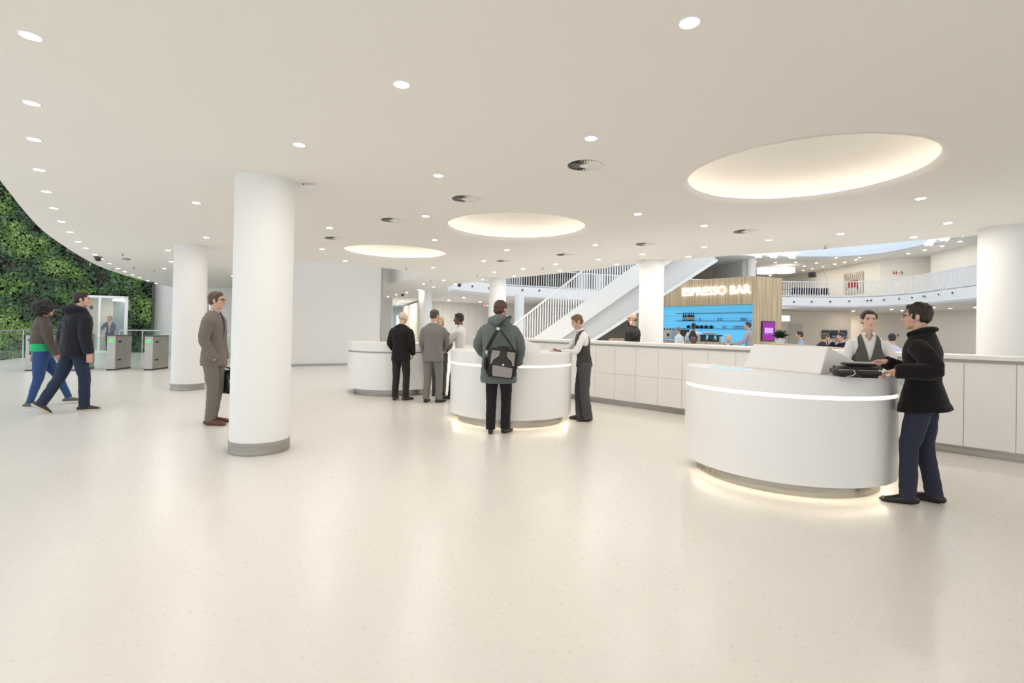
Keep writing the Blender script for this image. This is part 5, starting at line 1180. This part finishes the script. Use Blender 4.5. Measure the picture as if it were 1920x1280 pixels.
# 11 woman with afro
r11, d11 = person('walking woman with dark curly hair, brown jacket and blue jeans at far left', (-7.82, 8.42), (.66, .75), 1.74, dict(
    skin='tan', fem=1, top='jacket', topmat=cloth('brown_jacket', (.10, .078, .066), .7), shirtmat=cloth('green_top', (.03, .42, .16), .2), legmat=cloth('blue_jeans', (.035, .075, .20), .6), hair='afro', hairc='blackcurly', hairrgb=(.012, .008, .008), open=0, wide=1.06,
    rows=[(.600, .104, .080), (.62, .100, .076), (.66, .100, .074), (.70, .100, .070), (.745, .108, .072), (.785, .110, .062, -.002), (.818, .088, .050, -.003), (.848, .050, .042, -.001)],
    wrR=(.13, .10, .49), wrL=(-.13, -.04, .49), anR=(.04, -.07, .045), anL=(-.045, .22, .060), head=(-4, 0, 0), fyR=-8, fyL=0, lean=(0, .015, 0), leg=(.060, .041, .028), hemz=.045, shoemat=mat('grey_sneaker', (.12, .12, .12), .6), sole=mat('white_sole', (.75, .73, .70), .6), vox=.0075, bvox=.006))
gt = MB().tube([(Vector((0, 0, z))*1.70) for z in (.540, .565, .59, .615)], [(.108*1.7, .084*1.7), (.107*1.7, .083*1.7), (.104*1.7, .08*1.7), (.100*1.7, .076*1.7)], n=28, p=2.3, caps=(.05, .05)); obj('green_hem', gt, cloth('green_top', (.03, .42, .16), .2), r11, smooth=True)
# 12 man on the phone behind the counter
r12, d12 = person('balding man in a black suit on the phone behind the white counter', (2.62, 11.0), (-.93, -.36), 1.82, dict(
    skin='fair', top='suit', topmat=cloth('black_suit2', (.028, .024, .023), .4), legmat=charc, hair='fringe', hairc='brown2', hairrgb=(.07, .045, .03), glasses=1, collar=1, shirtmat=cloth('pinkish_shirt', (.55, .45, .48), .2), tie=mat('black_tie', (.012, .012, .02), .5), open=.026, vz=.62,
    wrL=(-.085, .085, .845), poleL=(-.8, .4, -1), hdL=(0.1, -.1, 1), pnL=(1, 0, 0), curlL=1.0, head=(0, 4, 0), vox=.009, bvox=.0062, wide=1.03))
q = d12['wp'](d12['W']['L']+Vector((.028, .005, .035))); tag(obj('mobile_phone', MB().box((0, 0, 0), (.05, .012, .12)), BLACK, loc=q.translation if hasattr(q, 'translation') else q, bevel=.003), 'black mobile phone held to the ear of the balding man', 'phone')
small = dict(face=0, vox=.013, bvox=.010)
def extra(label, loc, face, H, **k):
    c = dict(small); c['face'] = k.pop('features', 0); c.update(k); return person(label, loc, face, H, c)
wht = cloth('shirt_white', (.82, .81, .80), .35)
p = D(1300.5, 600, 19.0); extra('barista in a dark waistcoat seen from behind before the blue niche', (p.x, p.y), (.5, .86), 1.78, top='vest', topmat=cloth('dark_vest', (.07, .06, .06), .3), legmat=charc, hair='short', skin='brown', open=0, wrR=(.08, .17, .74), wrL=(-.10, .12, .58))
p = D(1273, 600, 18.6); extra('grey-haired man in a white shirt at the left of the blue niche', (p.x, p.y), (-.6, .8), 1.60, top='shirt', legmat=charc, hair='short', hairc='greyish', hairrgb=(.28, .2, .15))
p = D(1404, 600, 16.9); extra('man in a lilac shirt standing at the kiosk end looking at the blue niche', (p.x, p.y), (-.75, .66), 1.81, top='shirt', shirtmat=cloth('lilac_shirt2', (.45, .38, .45), .6), legmat=charc, hair='short', hairc='brn3', hairrgb=(.07, .035, .025), wrR=(.05, .22, .60), wrL=(-.12, .16, .56), head=(20, 0, 0))
SEAT = dict(seat=1, pel=(0, 0, -.27), anR=(.07, .24, .045), anL=(-.07, .24, .045), knR=(.1, 1, .6), knL=(-.1, 1, .6))
def seated(label, px, ytop, Y, face, H, **k):
    p = D(px, ytop, Y); hz = 1.0*H-.27*H; dz = p.z-hz; c = dict(SEAT); c.update(k)
    for q_ in ('wrR', 'wrL'):
        v_ = c.get(q_, (.09 if q_ == 'wrR' else -.09, .16, .62)); c[q_] = (v_[0], v_[1], v_[2]-.27)
    dz = max(0, dz+.03); r, d = extra(label, (p.x, p.y, dz), face, H, **c)
    # stool or chair under the sitter
    zt = (.515-.27)*H-.03+dz; s = thing('cafe_stool', 'dark stool under the '+label.split(' seated')[0][:48], 'stool', (p.x, p.y, 0))
    obj('seat', MB().cyl((0, 0), .2, zt-.05, zt, 20), DARKG, s); obj('pedestal', MB().cyl((0, 0), .03, 0, zt-.05, 12), GREYM, s); obj('foot', MB().cyl((0, 0), .2, 0, .02, 20), GREYM, s); obj('foot_ring', MB().lathe([(.19, dz-.02), (.21, dz-.02), (.21, dz), (.19, dz), (.19, dz-.02)], n=24).box((0, 0, dz-.01), (.4, .02, .015)), GREYM, s)
    return r
seated('balding man in a grey blue suit seated below the blue niche', 1366, 628, 14.6, (-.6, -.8), 1.85, top='suit', topmat=cloth('slate_suit', (.09, .09, .12), .4), legmat=charc, hair='fringe', hairc='brn4', hairrgb=(.09, .055, .04), head=(18, 0, 0), collar=1)
seated('person with brown hair seated with their back to us before the bar', 1300, 638, 13.6, (.2, .98), 1.80, top='suit', topmat=cloth('plum_jacket', (.10, .06, .06), .4), legmat=charc, hair='wavy', hairc='redbrown', hairrgb=(.12, .06, .04), open=0)
seated('man in a light blue shirt seated beyond the wooden ledge', 1501, 622.5, 17.2, (-.9, .4), 1.96, top='shirt', shirtmat=cloth('sky_shirt', (.30, .42, .60), .6), legmat=charc, hair='short', wrR=(.08, .2, .62), wrL=(-.08, .2, .62))
seated('man in a navy jumper seated leaning forward and drinking', 1531, 623, 15.2, (.95, -.25), 1.90, top='suit', topmat=cloth('navy_jumper', (.035, .022, .055), .5), legmat=charc, hair='wavy', hairc='brn5', hairrgb=(.14, .08, .05), lean=(0, .10, -.02), wrR=(.05, .20, .80), wrL=(-.05, .22, .76), poleR=(.5, -.1, -1), poleL=(-.5, -.1, -1), head=(0, -12, 0), open=0)
seated('man in a dark navy jumper seated facing left under the pictures', 1585, 624, 13.8, (-.95, -.2), 1.86, top='suit', topmat=cloth('navy_jumper2', (.015, .014, .035), .5), legmat=charc, hair='wavy', hairc='brn6', hairrgb=(.05, .03, .02), lean=(0, .06, -.01), wrR=(.06, .14, .84), wrL=(-.05, .2, .66), poleR=(.5, .2, -1), open=0)
seated('person in a pale lilac shirt seated behind the receptionist facing us', 1673, 627, 12.2, (.5, .85), 1.80, top='shirt', shirtmat=cloth('pale_lilac', (.58, .58, .72), .6), legmat=charc, hair='short', hairc='brn7', hairrgb=(.03, .02, .02))
p = D(207, 600, 24.3); extra('woman in a denim jacket standing inside the glazed porch', (p.x, p.y), (.35, -.94), 1.66, fem=1, top='jacket', topmat=cloth('denim_jacket', (.07, .12, .20), .6), shirtmat=cloth('pink_top', (.62, .45, .40), .3), legmat=cloth('dark_jeans', (.04, .04, .05)), hair='long', hairc='ginger', hairrgb=(.30, .15, .07), open=.05, vz=.5, features=1, wrR=(.12, .16, .62), wrL=(-.05, .13, .56))
p = D(309, 600, 25.6); extra('person in a dark suit behind the glazed door at the left', (p.x, p.y), (.6, .8), 1.76, top='suit', topmat=cloth('black_suit3', (.03, .025, .025), .4), legmat=charc, hair='short', open=0, wrR=(.14, .08, .55))
p = D(319.5, 600, 25.2); extra('fair-haired person in a beige coat behind the glazed door', (p.x, p.y), (-.5, .85), 1.76, fem=1, top='coat', topmat=cloth('beige_coat', (.30, .25, .18), .4), legmat=charc, hair='long', hairc='ginger2', hairrgb=(.28, .16, .09), open=0)
# ================================================================== BAGS
# black laptop bag lying on the nearest desk
t = thing('laptop_bag', 'black leather laptop bag lying open on the nearest desk beside the man', 'bag', (0, 0, 1.09))
a_, b_ = G(1571, 707, 1.09), G(1655, 710.5, 1.09); c_ = (a_+b_)/2; dr = (b_-a_).normalized(); rzb = math.atan2(dr.y, dr.x); t.location = (c_.x-dr.y*.13, c_.y+dr.x*.13, 1.092); t.rotation_euler = (0, 0, rzb)
lea = mat('black_bag_leather', (.012, .011, .011), .38, bump=.4, bscale=9, bdist=.02)
wL = (b_-a_).length
def soft(dims, c=(0, 0, 0), bev=.03, seg=3):
    bm = bmesh.new(); bmesh.ops.create_cube(bm, size=1)
    for v in bm.verts: v.co = Vector((v.co.x*dims[0]+c[0], v.co.y*dims[1]+c[1], v.co.z*dims[2]+c[2]))
    bmesh.ops.bevel(bm, geom=bm.edges[:], offset=bev, segments=seg, affect='EDGES'); me = bpy.data.meshes.new('soft'); bm.to_mesh(me); bm.free(); return me
obj('bag_body', soft((wL, .27, .085), (0, 0, .043), .025), lea, t, smooth=True); obj('flap', soft((wL*.72, .20, .02), (.04, .05, .102), .009), lea, t, smooth=True); obj('papers', MB().box((.07, .06, .118), (.24, .17, .008)), mat('grey_papers', (.35, .34, .33), .6), t)
obj('zip_line', MB().box((0, -.128, .062), (wL*.96, .006, .006)), GREYM, t)
obj('clasp', MB().tube([(-.05, -.142, .06), (-.04, -.148, .04), (-.06, -.150, .018), (-.10, -.152, .010)], [.0035]*4, n=8), STEEL2, t)
obj('strap_end', MB().tube([(-.02, -.142, .07), (-.03, -.15, .03), (.0, -.155, .012)], [.008, .008, .006], n=8), lea, t)
# shoulder bag of the hooded man
bx = D(941, 681, 6.78)
t = thing('messenger_bag', 'black and grey messenger bag hanging at the back of the hooded man', 'bag', bx, math.radians(4)); Wb, Hb = .40, .385
bk = mat('bag_black', (.016, .014, .015), .7, bump=.3, bscale=20, bdist=.01); gy = mat('bag_grey', (.27, .26, .245), .7)
M_t = Matrix.Rotation(math.radians(6), 3, 'Y')
def tilt(me):
    for v in me.vertices: v.co = M_t @ v.co
    return me
obj('bag_body', tilt(soft((Wb, .13, Hb), (0, 0, 0), .035)), bk, t, smooth=True)
m = MB(); m.prism([(-.115, -.155), (-.10, -.175), (.135, -.175), (.145, -.155), (.145, -.045), (-.125, -.025)], -.0745, -.067); 
def xz(mb_):     # prisms drawn in the front plane of the bag
    mb_.v = [M_t @ Vector((v.x, v.z, v.y)) for v in mb_.v]; return mb_
obj('front_pocket', xz(m), gy, t); 
for s in (1, -1):
    m = MB().prism([(s*.045, .165), (s*.155, .165), (s*.160, -.02), (s*.135, -.01), (s*.125, .035), (s*.085, .07), (s*.05, .10)], -.0735, -.066); obj('side_patch', xz(m), gy, t)
obj('flap', xz(MB().prism([(-.03, .17), (.03, .17), (.045, .09), (.10, .045), (.13, 0), (.135, -.035), (-.135, -.03), (-.13, .0), (-.10, .045), (-.045, .09)], -.079, -.070)), mat('bag_flap_black', (.022, .018, .016), .6), t)
e = MB().ell((0, 0, 0), (.012, .006, .014)); e.v = [M_t @ (v+Vector((.015, -.082, -.012))) for v in e.v]; obj('emblem_stud', e, mat('stud_white', (.8, .8, .75), .3), t, smooth=True)
h_ = MB().tube([(-.07, 0, .18), (-.06, 0, .215), (.06, 0, .215), (.07, 0, .18)], [(.012, .008)]*4, ref=(0, 1, 0), n=8); h_.v = [M_t @ v for v in h_.v]; obj('carry_handle', h_, bk, t)
obj('side_pouch', soft((.05, .10, .19), (-.215, 0, .0), .02), bk, t, smooth=True)
loc0 = Vector(t.location)
def rel(px, py, Y): 
    v = D(px, py, Y)-loc0; return Matrix.Rotation(-math.radians(4), 3, 'Z') @ v
sp_ = [rel(913, 655, 6.78), rel(925, 632, 6.74), rel(936, 613, 6.74), rel(946, 600, 6.77), rel(953, 594, 6.88), rel(957, 597, 7.05)]
obj('shoulder_strap', MB().tube(sp_, [(.024, .004)]*3+[(.032, .005)]*2+[(.026, .004)], ref=(.8, -.1, .6), n=10), bk, t)
sp_ = [rel(957, 597, 7.05), rel(956, 603, 6.86), rel(948, 628, 6.76), rel(957, 648, 6.77), rel(965, 662, 6.78)]
sp2 = [rel(950, 597, 6.86), rel(958, 620, 6.80), rel(962, 645, 6.76), rel(966, 660, 6.78)]
obj('strap_buckle', MB().box(rel(934, 616, 6.715), (.045, .008, .035)), STEEL2, t)
obj('shoulder_strap', MB().tube([rel(966, 661, 6.74), rel(958, 646, 6.72), rel(945, 628, 6.71), rel(938, 618, 6.73)], [(.014, .003)]*4, ref=(.8, -.1, .6), n=8), bk, t)
obj('strap_clip', MB().box(rel(912, 660, 6.78), (.025, .02, .04)), STEEL2, t)
# briefcase
wl = d9['wp'](d9['W']['L']+Vector((0, 0, -.05)))
hx = wl if isinstance(wl, Vector) else wl.translation
t = thing('briefcase', 'black leather briefcase carried by the man in the taupe suit', 'briefcase', (hx.x+.02, hx.y, hx.z-.245), math.atan2(-.22, .97))
brm = mat('briefcase_leather', (.010, .011, .015), .22, coat=.4)
obj('case_body', soft((.46, .15, .33), (0, 0, 0), .022), brm, t, smooth=True); obj('flap', soft((.44, .165, .20), (0, -.0, .075), .02), brm, t, smooth=True); obj('handle', MB().tube([(-.07, 0, .16), (-.06, 0, .205), (.06, 0, .205), (.07, 0, .16)], [.011]*4, ref=(0, 1, 0), n=10), brm, t)
for s in (-.15, .15): f_ = obj('buckle', MB().box((s, -.086, .02), (.03, .008, .045)), STEEL2, t); obj('strap', MB().box((s, -.084, .06), (.028, .006, .16)), brm, t)
# black pen case and papers on the desks
a_ = G(1045, 659.5, 1.10); tag(obj('mobile_device', MB().box((0, 0, .0), (.13, .07, .014), M=Matrix.Rotation(.3, 3, 'Y')), BLACK, loc=(a_.x, a_.y, 1.125), bevel=.003), 'black handheld device under the fingers of the short-haired receptionist', 'device')
a_ = Vector((-2.52, 10.85, 0)); tag(obj('document_folder', MB().box((0, 0, .006), (.22, .16, .012)), DARKG, loc=(a_.x, a_.y-.0, 1.09)), 'dark folder on the far left desk beside the bald man', 'folder')
# ================================================================== LIGHT
bpy.data.scenes.remove(WORK)
w = bpy.data.worlds.new('sky'); SC.world = w; w.use_nodes = True
w.node_tree.nodes['Background'].inputs[0].default_value = (.86, .93, 1, 1); w.node_tree.nodes['Background'].inputs[1].default_value = .66
SC.view_settings.view_transform = 'Standard'; SC.view_settings.look = 'None'; SC.view_settings.gamma = 1; SC.view_settings.exposure = 1.10
SC.view_settings.use_curve_mapping = False
SC.cycles.max_bounces = 8; SC.cycles.diffuse_bounces = 4; SC.cycles.glossy_bounces = 4; SC.cycles.transparent_max_bounces = 12
SC.cycles.caustics_reflective = False; SC.cycles.caustics_refractive = False; SC.cycles.sample_clamp_indirect = 4
SC.cycles.use_denoising = True
SC.cycles.use_adaptive_sampling = True; SC.cycles.adaptive_threshold = .06
